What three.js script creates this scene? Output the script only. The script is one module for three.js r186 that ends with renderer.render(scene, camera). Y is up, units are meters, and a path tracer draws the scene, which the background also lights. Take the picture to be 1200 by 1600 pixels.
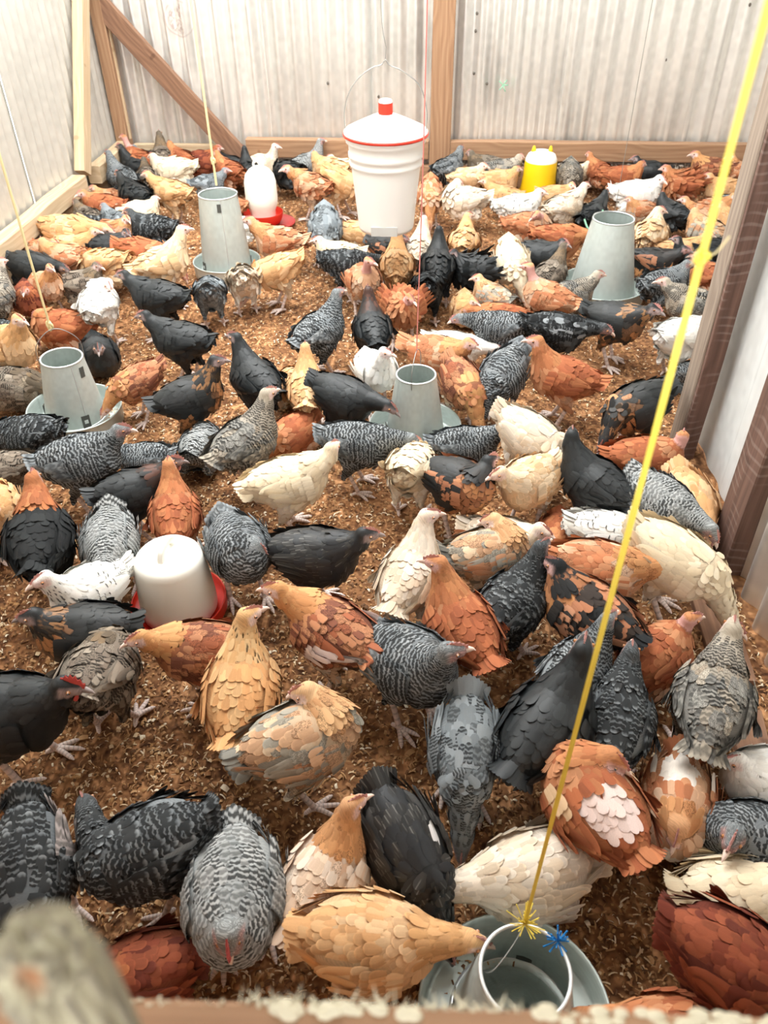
import * as THREE from 'three';
import { RectAreaLightUniformsLib } from 'three/addons/lights/RectAreaLightUniformsLib.js';
import { mergeGeometries } from 'three/addons/utils/BufferGeometryUtils.js';

// ------------------------------------------------------------------ camera, sky, exposure
const scene = new THREE.Scene();
const renderer = new THREE.WebGLRenderer({ antialias: true });
renderer.toneMapping = THREE.LinearToneMapping;
renderer.toneMappingExposure = 2.0;
renderer.shadowMap.enabled = true;
const camera = new THREE.PerspectiveCamera(66.08, 0.75, 0.02, 60);   // a phone held over the front board, tipped down
{
  const pitch = 39.203 * Math.PI / 180, yaw = -4.755 * Math.PI / 180, roll = -0.56 * Math.PI / 180;
  const fw = new THREE.Vector3(Math.sin(yaw) * Math.cos(pitch), -Math.sin(pitch), -Math.cos(yaw) * Math.cos(pitch));
  const rt = new THREE.Vector3(Math.cos(yaw), 0, Math.sin(yaw)), up = rt.clone().cross(fw);
  const r2 = rt.clone().multiplyScalar(Math.cos(roll)).addScaledVector(up, Math.sin(roll)), u2 = up.clone().multiplyScalar(Math.cos(roll)).addScaledVector(rt, -Math.sin(roll));
  camera.quaternion.setFromRotationMatrix(new THREE.Matrix4().makeBasis(r2, u2, fw.clone().negate()));
  camera.position.set(0, 1.45, 0);
}
camera.focus = 1.9; camera.userData.fStop = 6.5;
scene.background = new THREE.Color(0.965, 0.985, 1.0);   // bright overcast sky: it enters by the clear roof sheets and over the open front
scene.backgroundIntensity = 3.3;
RectAreaLightUniformsLib.init();
const skylight = new THREE.RectAreaLight(new THREE.Color(0.98, 0.985, 0.99), 2.5, 2.35, 2.85);   // daylight scattered by the clear roof sheets, just below them and as large
skylight.name = 'skylight'; skylight.position.set(-0.625, 2.34, -3.025); skylight.rotation.x = -Math.PI / 2; scene.add(skylight);
// ------------------------------------------------------------------ chickens
// A soft field of tapered bones is meshed into ONE continuous body; feathers are rooted on that surface.
const mulberry = (a) => () => { a |= 0; a = (a + 0x6d2b79f5) | 0; let t = Math.imul(a ^ (a >>> 15), 1 | a); t = (t + Math.imul(t ^ (t >>> 7), 61 | t)) ^ t; return ((t ^ (t >>> 14)) >>> 0) / 4294967296; };
const hash3 = (x, y, z) => { let h = (x * 374761393 + y * 668265263 + z * 2147483647) | 0; h = Math.imul(h ^ (h >>> 13), 1274126177); return ((h ^ (h >>> 16)) >>> 0) / 4294967296; };
function vnoise(x, y, z = 0) {
  const xi = Math.floor(x), yi = Math.floor(y), zi = Math.floor(z), s = (t) => t * t * (3 - 2 * t);
  const u = s(x - xi), v = s(y - yi), w = s(z - zi), L = (a, b, t) => a + (b - a) * t;
  const g = (i, j, k) => hash3(xi + i, yi + j, zi + k);
  return L(L(L(g(0, 0, 0), g(1, 0, 0), u), L(g(0, 1, 0), g(1, 1, 0), u), v), L(L(g(0, 0, 1), g(1, 0, 1), u), L(g(0, 1, 1), g(1, 1, 1), u), v), w);
}
const clamp = (x, a, b) => Math.min(b, Math.max(a, x)), mix = (a, b, t) => a + (b - a) * t;
const sstep = (a, b, x) => { const t = clamp((x - a) / (b - a), 0, 1); return t * t * (3 - 2 * t); };
const lin = (hex) => { const c = new THREE.Color(hex); return [c.r, c.g, c.b]; };
const D2R = Math.PI / 180;

// feather print: a 4 x 4 sheet of single-feather prints (colour only), multiplied by the dye colours in the vertices
const CELL = { plain: 0, bar: 1, barsoft: 2, bardark: 3, edgedark: 4, edgelight: 5, shaft: 6, tipdark: 7, pepper: 8, scale: 9, skin: 10, down: 11, downbar: 12, tipspot: 13, barfine: 14, streak: 15 };
function featherSheet() {
  const S = 1024, C = 256, d = new Uint8Array(S * S * 4);
  for (let y = 0; y < S; y++) for (let x = 0; x < S; x++) {
    const cx = Math.floor(x / C), cy = Math.floor(y / C), c = cy * 4 + cx, u = (x % C) / C, v = (y % C) / C, a = Math.abs(u - 0.5) * 2;
    const wob = vnoise(u * 5 + c * 17, v * 7, 1) - 0.5, fine = vnoise(u * 40, v * 60, c) - 0.5;
    const barbs = 0.93 + 0.07 * Math.sin((v * 30 - a * 9 + wob * 1.5) * 6.283) + fine * 0.12;
    const shaftLine = sstep(0.09, 0.02, a);
    let k = barbs + 0.05 * shaftLine;
    const bar = (n, lo, hi, duty, soft) => { const t = (v * n - a * 0.35 + wob * 0.45) % 1, q = Math.abs(((t + 1) % 1) - 0.5) * 2; return mix(lo, hi, sstep(duty + soft, duty - soft, q)) * (0.9 + barbs * 0.1); };
    if (c === 1) k = bar(3.2, 0.12, 0.82, 0.42, 0.3) + fine * 0.12;
    if (c === 2) k = bar(3.0, 0.34, 0.72, 0.45, 0.35) + fine * 0.12;
    if (c === 3) k = bar(3.0, 0.08, 0.6, 0.28, 0.24) + fine * 0.1;
    if (c === 4) k *= mix(1, 0.3, Math.max(sstep(0.62, 0.85, a + wob * 0.2), sstep(0.84, 0.95, v + wob * 0.06)));
    if (c === 5) k *= mix(0.8, 1.04, Math.max(sstep(0.55, 0.9, a + wob * 0.2), sstep(0.8, 0.95, v + wob * 0.06)));
    if (c === 6) k = 0.16 + 0.05 * barbs + 0.6 * sstep(0.16, 0.03, a) * sstep(0.3, 0.6, v);
    if (c === 7) k *= mix(1, 0.14, sstep(0.78, 0.9, v + wob * 0.2) * sstep(0.9, 0.5, a));
    if (c === 8) k *= mix(0.5, 1.02, sstep(0.36, 0.66, vnoise(u * 16, v * 22, 7) * 0.7 + vnoise(u * 40, v * 46, 3) * 0.3));
    if (c === 9) k = mix(0.72, 1, sstep(0.05, 0.3, Math.abs(((v * 9) % 1) - 0.5))) * (0.95 + fine * 0.2);
    if (c === 10) k = 0.93 + (vnoise(u * 24, v * 24, 2) - 0.5) * 0.12;
    if (c === 11) k = 0.9 + (vnoise(u * 34, v * 12, 5) - 0.5) * 0.36;
    if (c === 12) k = mix(0.42, 0.85, sstep(0.3, 0.7, 0.5 + 0.5 * Math.sin((v * 9 + u * 3 + wob * 4) * 6.283)) * sstep(0.2, 0.7, vnoise(u * 20, v * 20, 9))) + fine * 0.2;
    if (c === 13) k = mix(0.1 + 0.04 * barbs, 0.85, sstep(0.72, 0.86, v + wob * 0.1) * sstep(0.8, 0.4, a));
    if (c === 14) k = bar(4.4, 0.16, 0.78, 0.42, 0.32) + fine * 0.12;
    if (c === 15) k *= mix(1, 0.2, sstep(0.42, 0.15, a + wob * 0.2) * sstep(0.25, 0.5, v));
    const i = (y * S + x) * 4, b = clamp(k, 0, 1) * 255;
    d[i] = d[i + 1] = d[i + 2] = b; d[i + 3] = 255;
  }
  const t = new THREE.DataTexture(d, S, S); t.magFilter = THREE.LinearFilter; t.minFilter = THREE.LinearFilter; t.needsUpdate = true;
  return t;   // linear: a share of the dye colour
}
const sheet = featherSheet();
const matPlumage = new THREE.MeshPhysicalMaterial({ name: 'plumage', map: sheet, vertexColors: true, roughness: 0.82, specularIntensity: 0.5, side: THREE.DoubleSide });
const matGloss = new THREE.MeshPhysicalMaterial({ name: 'glossy_plumage', map: sheet, vertexColors: true, roughness: 0.5, specularIntensity: 0.7, side: THREE.DoubleSide });
const matFlesh = new THREE.MeshStandardMaterial({ name: 'flesh_and_horn', vertexColors: true, roughness: 0.5 });
const matEye = new THREE.MeshStandardMaterial({ name: 'eye', vertexColors: true, roughness: 0.12 });

const soften = (c) => { const l = 0.3 * c[0] + 0.55 * c[1] + 0.15 * c[2]; return c.map((v) => mix(v, l, 0.17)); };
class Buf {
  constructor() { this.p = []; this.n = []; this.t = []; this.c = []; this.i = []; }
  get count() { return this.p.length / 3; }
  vert(p, n, u, v, c) { this.p.push(p[0], p[1], p[2]); this.n.push(n[0], n[1], n[2]); this.t.push(u, v); this.c.push(c[0], c[1], c[2]); return this.p.length / 3 - 1; }
  build(name, mat, parent) {
    const { p, n, i } = this;   // wind every face the way its normals point
    for (let t = 0; t < i.length; t += 3) {
      const a = i[t] * 3, b = i[t + 1] * 3, c = i[t + 2] * 3, ux = p[b] - p[a], uy = p[b + 1] - p[a + 1], uz = p[b + 2] - p[a + 2], vx = p[c] - p[a], vy = p[c + 1] - p[a + 1], vz = p[c + 2] - p[a + 2];
      if ((uy * vz - uz * vy) * (n[a] + n[b] + n[c]) + (uz * vx - ux * vz) * (n[a + 1] + n[b + 1] + n[c + 1]) + (ux * vy - uy * vx) * (n[a + 2] + n[b + 2] + n[c + 2]) < 0) { const w = i[t + 1]; i[t + 1] = i[t + 2]; i[t + 2] = w; }
    }
    const g = new THREE.BufferGeometry();
    g.setAttribute('position', new THREE.BufferAttribute(new Float32Array(this.p), 3));
    g.setAttribute('normal', new THREE.BufferAttribute(new Float32Array(this.n), 3));
    g.setAttribute('uv', new THREE.BufferAttribute(new Float32Array(this.t), 2));
    g.setAttribute('color', new THREE.BufferAttribute(new Float32Array(this.c), 3));
    g.setIndex(new THREE.BufferAttribute(new Uint32Array(this.i), 1));
    const m = new THREE.Mesh(g, mat); m.name = name; m.castShadow = m.receiveShadow = true; parent.add(m); return m;
  }
}
const V = { add: (a, b, k = 1) => [a[0] + b[0] * k, a[1] + b[1] * k, a[2] + b[2] * k], sub: (a, b) => [a[0] - b[0], a[1] - b[1], a[2] - b[2]], dot: (a, b) => a[0] * b[0] + a[1] * b[1] + a[2] * b[2],
  cross: (a, b) => [a[1] * b[2] - a[2] * b[1], a[2] * b[0] - a[0] * b[2], a[0] * b[1] - a[1] * b[0]], len: (a) => Math.hypot(a[0], a[1], a[2]), nrm: (a) => { const l = Math.hypot(a[0], a[1], a[2]) || 1; return [a[0] / l, a[1] / l, a[2] / l]; },
  tan: (f, n) => { const d = V.dot(f, n); return V.nrm([f[0] - n[0] * d, f[1] - n[1] * d, f[2] - n[2] * d]); } };
const ROWS = { 3: [[0, 0.5], [0.4, 0.92], [0.72, 1], [0.91, 0.7], [1, 0.24]], 2: [[0, 0.6], [0.62, 1], [1, 0.42]] };
function feather(B, p, n, f, L, W, lift, curl, cell, c1, c2, det = 3) {
  const s = V.cross(n, f), cu = (cell % 4) / 4, cv = Math.floor(cell / 4) / 4, first = B.count, rows = ROWS[det], cols = det;
  for (const [u, w] of rows) for (let k = 0; k < cols; k++) {
    const v = cols === 3 ? k - 1 : k * 2 - 1, ww = W * 0.5 * w * v, h = L * (lift * u - curl * u * u) - Math.abs(v) * W * 0.1 * w + 0.0012 * (1 - u);
    const q = [p[0] + f[0] * L * u + n[0] * h + s[0] * ww, p[1] + f[1] * L * u + n[1] * h + s[1] * ww, p[2] + f[2] * L * u + n[2] * h + s[2] * ww];
    const tilt = (lift - 2 * curl * u) * 0.45, m = V.nrm([n[0] - f[0] * tilt + s[0] * v * 0.2, n[1] - f[1] * tilt + s[1] * v * 0.2, n[2] - f[2] * tilt + s[2] * v * 0.2]);
    B.vert(q, m, cu + (0.5 + v * w * 0.46) / 4, cv + (0.03 + u * 0.94) / 4, [mix(c1[0], c2[0], u), mix(c1[1], c2[1], u), mix(c1[2], c2[2], u)]);
  }
  for (let r = 0; r < rows.length - 1; r++) for (let k = 0; k < cols - 1; k++) { const a = first + r * cols + k, b = a + 1, c = a + cols, d = c + 1; B.i.push(a, d, b, a, c, d); }
}
function tube(B, pts, rad, seg, cell, col, squash = 1) {
  const cu = (cell % 4) / 4, cv = Math.floor(cell / 4) / 4, first = B.count; let side = [0, 0, 1];
  pts.forEach((p, i) => {
    const t = V.nrm(V.sub(pts[Math.min(i + 1, pts.length - 1)], pts[Math.max(i - 1, 0)])); side = V.tan(side, t); const up = V.cross(side, t);
    for (let k = 0; k <= seg; k++) { const a = (k / seg) * 6.28319, cs = Math.cos(a), sn = Math.sin(a), n = V.nrm([side[0] * cs + up[0] * sn, side[1] * cs + up[1] * sn, side[2] * cs + up[2] * sn]);
      B.vert([p[0] + (side[0] * cs + up[0] * sn * squash) * rad[i], p[1] + (side[1] * cs + up[1] * sn * squash) * rad[i], p[2] + (side[2] * cs + up[2] * sn * squash) * rad[i]], n, cu + (0.05 + 0.9 * k / seg) / 4, cv + (0.05 + 0.9 * i / (pts.length - 1)) / 4, typeof col === 'function' ? col(i, k) : col); }
  });
  for (let i = 0; i < pts.length - 1; i++) for (let k = 0; k < seg; k++) { const a = first + i * (seg + 1) + k, b = a + 1, c = a + seg + 1, d = c + 1; B.i.push(a, d, b, a, c, d); }
}
function bone(a, b, ra, rb, k, tag, sz = 1) { return { a, d: V.sub(b, a), l2: V.dot(V.sub(b, a), V.sub(b, a)) || 1e-9, ra, rb, k, tag, sz }; }
function field(bones, x, y, z) {
  let d = 1;
  for (const o of bones) {
    const a = o.a, e = o.d, px = x - a[0], py = y - a[1], pz = z - a[2], t = clamp((px * e[0] + py * e[1] + pz * e[2]) / o.l2, 0, 1);
    const qx = px - e[0] * t, qy = py - e[1] * t, qz = (pz - e[2] * t) * o.sz, v = Math.sqrt(qx * qx + qy * qy + qz * qz) - (o.ra + (o.rb - o.ra) * t);
    const h = Math.max(o.k - Math.abs(d - v), 0); d = Math.min(d, v) - h * h / (4 * o.k);
  }
  return d;
}
function grad(bones, p) { const e = 0.0015, f = (x, y, z) => field(bones, x, y, z); return V.nrm([f(p[0] + e, p[1], p[2]) - f(p[0] - e, p[1], p[2]), f(p[0], p[1] + e, p[2]) - f(p[0], p[1] - e, p[2]), f(p[0], p[1], p[2] + e) - f(p[0], p[1], p[2] - e)]); }
function surface(bones, cell) {   // surface nets, then every vertex is pulled onto the field's zero
  const lo = [9, 9, 9], hi = [-9, -9, -9];
  for (const o of bones) for (let c = 0; c < 3; c++) { const r = Math.max(o.ra, o.rb) + 0.012; lo[c] = Math.min(lo[c], o.a[c] - r, o.a[c] + o.d[c] - r); hi[c] = Math.max(hi[c], o.a[c] + r, o.a[c] + o.d[c] + r); }
  const N = lo.map((l, c) => Math.ceil((hi[c] - l) / cell) + 2), [nx, ny, nz] = N, F = new Float32Array(nx * ny * nz), at = (i, j, k) => (k * ny + j) * nx + i;
  for (let k = 0; k < nz; k++) for (let j = 0; j < ny; j++) for (let i = 0; i < nx; i++) F[at(i, j, k)] = field(bones, lo[0] + i * cell, lo[1] + j * cell, lo[2] + k * cell);
  const id = new Int32Array(nx * ny * nz).fill(-1), P = [], Q = [];
  for (let k = 0; k < nz - 1; k++) for (let j = 0; j < ny - 1; j++) for (let i = 0; i < nx - 1; i++) {
    let n = 0, sx = 0, sy = 0, sz = 0; const f = (a, b, c) => F[at(i + a, j + b, k + c)];
    const edge = (a, b, c, A, B, C) => { const u = f(a, b, c), v = f(A, B, C); if (u < 0 !== v < 0) { const t = u / (u - v); sx += a + (A - a) * t; sy += b + (B - b) * t; sz += c + (C - c) * t; n++; } };
    for (let a = 0; a < 2; a++) for (let b = 0; b < 2; b++) { edge(0, a, b, 1, a, b); edge(a, 0, b, a, 1, b); edge(a, b, 0, a, b, 1); }
    if (n) { id[at(i, j, k)] = P.length; P.push([lo[0] + (i + sx / n) * cell, lo[1] + (j + sy / n) * cell, lo[2] + (k + sz / n) * cell]); }
  }
  const quad = (a, b, c, d, flip) => { if (a < 0 || b < 0 || c < 0 || d < 0) return; flip ? Q.push(a, d, c, a, c, b) : Q.push(a, b, c, a, c, d); };
  for (let k = 1; k < nz - 1; k++) for (let j = 1; j < ny - 1; j++) for (let i = 1; i < nx - 1; i++) {
    const v = F[at(i, j, k)] < 0;
    if (v !== F[at(i + 1, j, k)] < 0) quad(id[at(i, j - 1, k - 1)], id[at(i, j, k - 1)], id[at(i, j, k)], id[at(i, j - 1, k)], !v);
    if (v !== F[at(i, j + 1, k)] < 0) quad(id[at(i - 1, j, k - 1)], id[at(i - 1, j, k)], id[at(i, j, k)], id[at(i, j, k - 1)], !v);
    if (v !== F[at(i, j, k + 1)] < 0) quad(id[at(i - 1, j - 1, k)], id[at(i, j - 1, k)], id[at(i, j, k)], id[at(i - 1, j, k)], !v);
  }
  const G = P.map((p) => { let g; for (let s = 0; s < 2; s++) { g = grad(bones, p); const d = field(bones, p[0], p[1], p[2]); p[0] -= g[0] * d * 0.9; p[1] -= g[1] * d * 0.9; p[2] -= g[2] * d * 0.9; } return g; });
  return { P, G, Q };
}

// plumage: dye colours (sRGB) and feather prints by region
const KINDS = {
  bar: { c: ['#9fa5a8', '#8b9296'], cell: ['bar', 'bar', 'bardark'], flight: ['barsoft'], head: '#9aa0a2', hcell: 'downbar', base: '#4a4d50', face: '#d0a09a' },
  barl: { c: ['#c0c3c2', '#aeb2b1'], cell: ['bar', 'barsoft'], flight: ['bar'], head: '#b2b6b5', hcell: 'downbar', base: '#6b6e70', face: '#d8aaa4' },
  bard: { c: ['#83898c', '#70767a'], cell: ['bardark', 'tipspot', 'bardark'], flight: ['bardark'], head: '#606568', hcell: 'downbar', base: '#303335', face: '#c09a96' },
  gry: { c: ['#8e979c', '#7c858a'], cell: ['barsoft', 'plain', 'barfine'], flight: ['plain'], head: '#858d92', hcell: 'down', base: '#5c6266', face: '#d3aaa6' },
  blk: { c: ['#2b2f31', '#202426'], cell: ['plain'], flight: ['plain'], head: '#24282a', hcell: 'down', base: '#1b1e1f', face: '#a8918e', gloss: 1 },
  bls: { c: ['#6e6c68', '#4c4a48'], cell: ['shaft', 'plain', 'shaft'], cd: ['#6e6c68', '#25272a'], flight: ['shaft'], head: '#26282a', hcell: 'down', base: '#1f2122', face: '#9c8784', gloss: 1 },
  blg: { c: ['#2c2e2f', '#232626'], cell: ['plain'], flight: ['plain'], neck: ['#4a3a28', '#2a2a2a', '#9a6a38'], ncell: ['edgelight', 'streak'], breast: ['#c07b3c', '#7a5230', '#33302c'], bcell: ['tipdark', 'pepper', 'edgedark'], head: '#26282a', hcell: 'down', base: '#26231f', face: '#a8918e', gloss: 1 },
  blo: { c: ['#2b2d2e', '#2a2a29'], cell: ['plain'], flight: ['plain'], neck: ['#2a2a2a', '#302a26'], ncell: ['plain'], breast: ['#d08a45', '#c9844a', '#a9683a'], bcell: ['tipdark', 'tipdark', 'edgedark'], wing: ['#a8663e', '#2c2c2c', '#c07c50'], wcell: ['tipdark', 'edgedark'], head: '#232628', hcell: 'down', base: '#2b241e', face: '#c79a96', gloss: 1 },
  red: { c: ['#c07038', '#a95626', '#b8622c'], cell: ['plain', 'edgelight'], flight: ['plain', 'edgelight'], neck: ['#cf8344', '#c07038'], belly: ['#c98d62', '#d7a683'], breast: ['#bf7440', '#c98450'], head: '#c98046', hcell: 'down', base: '#9a5228', face: '#e3b4aa' },
  rdp: { c: ['#d08a56', '#c47440', '#dba77c'], cell: ['plain', 'edgelight', 'pepper'], flight: ['edgelight', 'plain'], neck: ['#d4914f', '#cb8546'], belly: ['#e6cdb4', '#dfbf9e'], breast: ['#dbb08c', '#d3986a'], head: '#d69a62', hcell: 'down', base: '#b27c54', face: '#ebc4bc' },
  ornm: { c: ['#a85a30', '#c58050', '#8c4f34'], cell: ['edgelight', 'pepper', 'edgedark'], flight: ['edgedark', 'plain'], neck: ['#d89a54', '#cf8a48'], ncell: ['tipdark', 'plain'], breast: ['#cf8a50', '#b06a3a'], bcell: ['tipdark', 'plain'], belly: ['#e2cbb0', '#d6ac84'], head: '#d59450', hcell: 'down', base: '#8f5530', face: '#ecccc6' },
  buf: { c: ['#e2ae70', '#d99f5e', '#e6b982'], cell: ['plain', 'edgelight'], flight: ['plain'], neck: ['#e0a562', '#dca05a'], belly: ['#ecd3ae', '#e8c79a'], breast: ['#e6b983', '#e2b078'], head: '#e0a868', hcell: 'down', base: '#c38f58', face: '#efcdbf' },
  bufk: { c: ['#e3ae6c', '#dc9c56'], cell: ['plain', 'edgelight'], flight: ['plain'], neck: ['#e2aa64', '#e6b878'], ncell: ['streak', 'plain', 'plain'], belly: ['#efdabc', '#e8c79a'], head: '#e2ac68', hcell: 'down', base: '#c38f58', face: '#efcdbf' },
  crm: { c: ['#eedcbb', '#e9d4ae'], cell: ['plain'], flight: ['plain'], belly: ['#f3e9d6', '#efe0c6'], head: '#ead3ae', hcell: 'down', base: '#cdb594', face: '#f2d8cc' },
  pal: { c: ['#ecdcc6', '#e4cdae'], cell: ['plain', 'edgelight'], flight: ['edgelight'], belly: ['#f3ebdf', '#eee0cd'], head: '#ecd8c0', hcell: 'down', base: '#c9b296', face: '#f3dcd2' },
  wht: { c: ['#f6f4ee', '#efece4'], cell: ['plain'], flight: ['plain'], head: '#f4f1ea', hcell: 'down', base: '#dcd8cc', face: '#f1d9d2' },
  whs: { c: ['#f1efe9', '#e9e6dd'], cell: ['plain', 'plain', 'tipdark', 'edgedark'], flight: ['plain', 'edgedark'], neck: ['#f0ede6', '#e6e2d8'], ncell: ['plain', 'streak'], breast: ['#f4f2ec', '#efece4'], bcell: ['plain'], head: '#f2efe8', hcell: 'down', base: '#d5d2c8', face: '#f0d2ca' },
  brn: { c: ['#8e7f6e', '#7b6c5d', '#988a78'], cell: ['pepper', 'edgedark', 'barfine'], flight: ['pepper', 'plain'], neck: ['#8a7050', '#6d5d49'], ncell: ['edgelight', 'pepper'], breast: ['#94836c', '#7e6e5c'], head: '#6f6353', hcell: 'down', base: '#544a40', face: '#c8a8a0' },
  brg: { c: ['#a09d94', '#8a8780', '#b7ab98'], cell: ['bar', 'barsoft', 'pepper'], flight: ['barsoft'], neck: ['#b6aa98', '#a59c8e'], ncell: ['barfine'], breast: ['#bcae98', '#ab9a84'], bcell: ['barfine', 'pepper'], head: '#b5a893', hcell: 'down', base: '#6f6a62', face: '#dcb8b0' },
  mixg: { c: ['#d9a777', '#c9986c', '#a39a88', '#e0bf98'], cell: ['edgelight', 'pepper', 'plain'], flight: ['plain', 'edgelight', 'edgedark'], neck: ['#e0ac70', '#d79c60'], belly: ['#efe3cd', '#e8d4b4'], wing: ['#cb8f62', '#a8a090', '#d8a87c'], tail: ['#6a675f', '#8b867a'], head: '#dfae76', hcell: 'down', base: '#b08c66', face: '#efcfc4' },
  blw: { c: ['#2b2d2e', '#3a302a', '#b9754a'], cell: ['plain', 'plain', 'tipdark'], flight: ['plain'], neck: ['#2a2a2a', '#a86a3c'], ncell: ['plain'], breast: ['#d08a45', '#c9844a'], bcell: ['tipdark'], wing: ['#b9744a', '#33302e', '#c98a60'], wcell: ['tipdark', 'plain'], tail: ['#26282a'], head: '#1f2224', hcell: 'down', base: '#2b241e', face: '#d9aaa4', gloss: 0 },
  mah: { c: ['#8a3b1c', '#9c4a22', '#76301a'], cell: ['plain', 'edgelight'], flight: ['plain', 'edgelight'], neck: ['#b5652c', '#a85524'], breast: ['#a85628', '#8f4320'], tail: ['#7a3018', '#5c2615'], head: '#a85828', hcell: 'down', base: '#6a2c16', face: '#d8a498' },
};
// pose: skull centre (forward, up), beak pitch, body pitch
const POSES = { U: [0.105, 0.315, -4, 14], F: [0.14, 0.275, -10, 6], R: [0.106, 0.266, -12, 8], L: [0.195, 0.205, -28, -4], D: [0.175, 0.075, -62, -16], W: [0.17, 0.13, -45, -10], B: [0.02, 0.262, -30, 6], T: [0.085, 0.235, -35, 8] };

const boneCache = new Map();
function skeleton(o) {
  const [hx0, hy0, hp, bp0] = POSES[o.pose], sit = o.sit, drop = sit ? mix(-0.024, 0.072, sit === true ? 1 : sit) : -0.024, pit = (o.pitch ?? bp0) * D2R * (sit ? 0.5 : 1), cp = Math.cos(pit), sp = Math.sin(pit);
  const rot = (x, y, z) => { const dx = (x + 0.005) * 0.93, dy = y - 0.165; return [-0.005 + dx * cp - dy * sp, 0.165 + dx * sp + dy * cp - drop, z]; };
  const fat = (o.fat ?? 1) * 0.96, bones = [], B = (...a) => bones.push(bone(...a));
  B(rot(-0.118, 0.206, 0), rot(-0.068, 0.19, 0), 0.02, 0.054 * fat, 0.03, 'body', 1.06);
  B(rot(-0.068, 0.188, 0), rot(0.0, 0.174, 0), 0.056 * fat, 0.077 * fat, 0.03, 'body', 1.05);
  B(rot(0.0, 0.174, 0), rot(0.052, 0.178, 0), 0.077 * fat, 0.07 * fat, 0.03, 'body', 1.05);
  B(rot(0.052, 0.178, 0), rot(0.082, 0.196, 0), 0.069 * fat, 0.05 * fat, 0.03, 'body', 1.08);
  for (const s of [-1, 1]) {
    if (sit) B(rot(0.02, 0.135, s * 0.045), rot(-0.05, 0.12, s * 0.05), 0.034, 0.03, 0.03, 'thigh');
    else { const hip = rot(-0.008, 0.135, s * 0.038), hock = [-0.032 + (s > 0 ? o.step : -o.step) * 0.5, 0.098, s * 0.042]; B(hip, hock, 0.038, 0.0135, 0.03, 'thigh'); }
  }
  // neck: a curve from the shoulders to the skull, turned by the neck's yaw
  const ny = (o.ny ?? 0) * D2R, root = rot(0.056, 0.196, 0);
  let hx = hx0 - 0.05, hy = hy0 - drop * (o.pose === 'D' || o.pose === 'W' ? 0 : 0.97), hz = 0, side = Math.sign(o.ny ?? 1) || 1;
  let head, yaw;
  if (o.pose === 'B') { head = [0.035, hy0 - drop, side * 0.055]; yaw = side * 150 * D2R + (o.hy ?? 0) * D2R; }
  else { head = [0.05 + hx * Math.cos(ny), hy, hx * Math.sin(ny)]; yaw = ny * 1.15 + (o.hy ?? 0) * D2R; }
  const p = (o.hp ?? hp) * D2R, hd = [Math.cos(p) * Math.cos(yaw), Math.sin(p), Math.cos(p) * Math.sin(yaw)];
  const low = hy0 < 0.22, up = low ? V.nrm([Math.cos(ny) * 0.5, -1, Math.sin(ny) * 0.5]) : [0, 1, 0];
  const c1 = V.add(root, rot(0.056 + 0.045, 0.196 + (low ? 0.012 : 0.03), 0).map((v, k) => v - root[k])), back = low ? V.nrm(V.sub(head, c1)) : V.nrm([hd[0] * 0.25, 1, hd[2] * 0.25]);
  const c2 = V.add(head, back, o.pose === 'B' ? -0.015 : low ? -0.03 : -0.04), bez = (t) => [0, 1, 2].map((k) => (1 - t) ** 3 * root[k] + 3 * (1 - t) ** 2 * t * c1[k] + 3 * (1 - t) * t * t * c2[k] + t ** 3 * head[k]);
  const naked = o.naked, nr = naked ? [0.04, 0.023, 0.0165, 0.0155, 0.015] : [0.051, 0.04, 0.0285, 0.0215, 0.019], nk = [0, 0.3, 0.58, 0.82, 1].map(bez), hs = 1.27;
  for (let i = 0; i < 4; i++) B(nk[i], nk[i + 1], nr[i], nr[i + 1], 0.016, 'neck' + i);
  B(head, V.add(head, hd, 0.02 * hs), 0.0178 * hs, 0.0128 * hs, 0.006, 'head', 1.12);
  return { bones, head, hd, nk, rot, drop };
}
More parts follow.
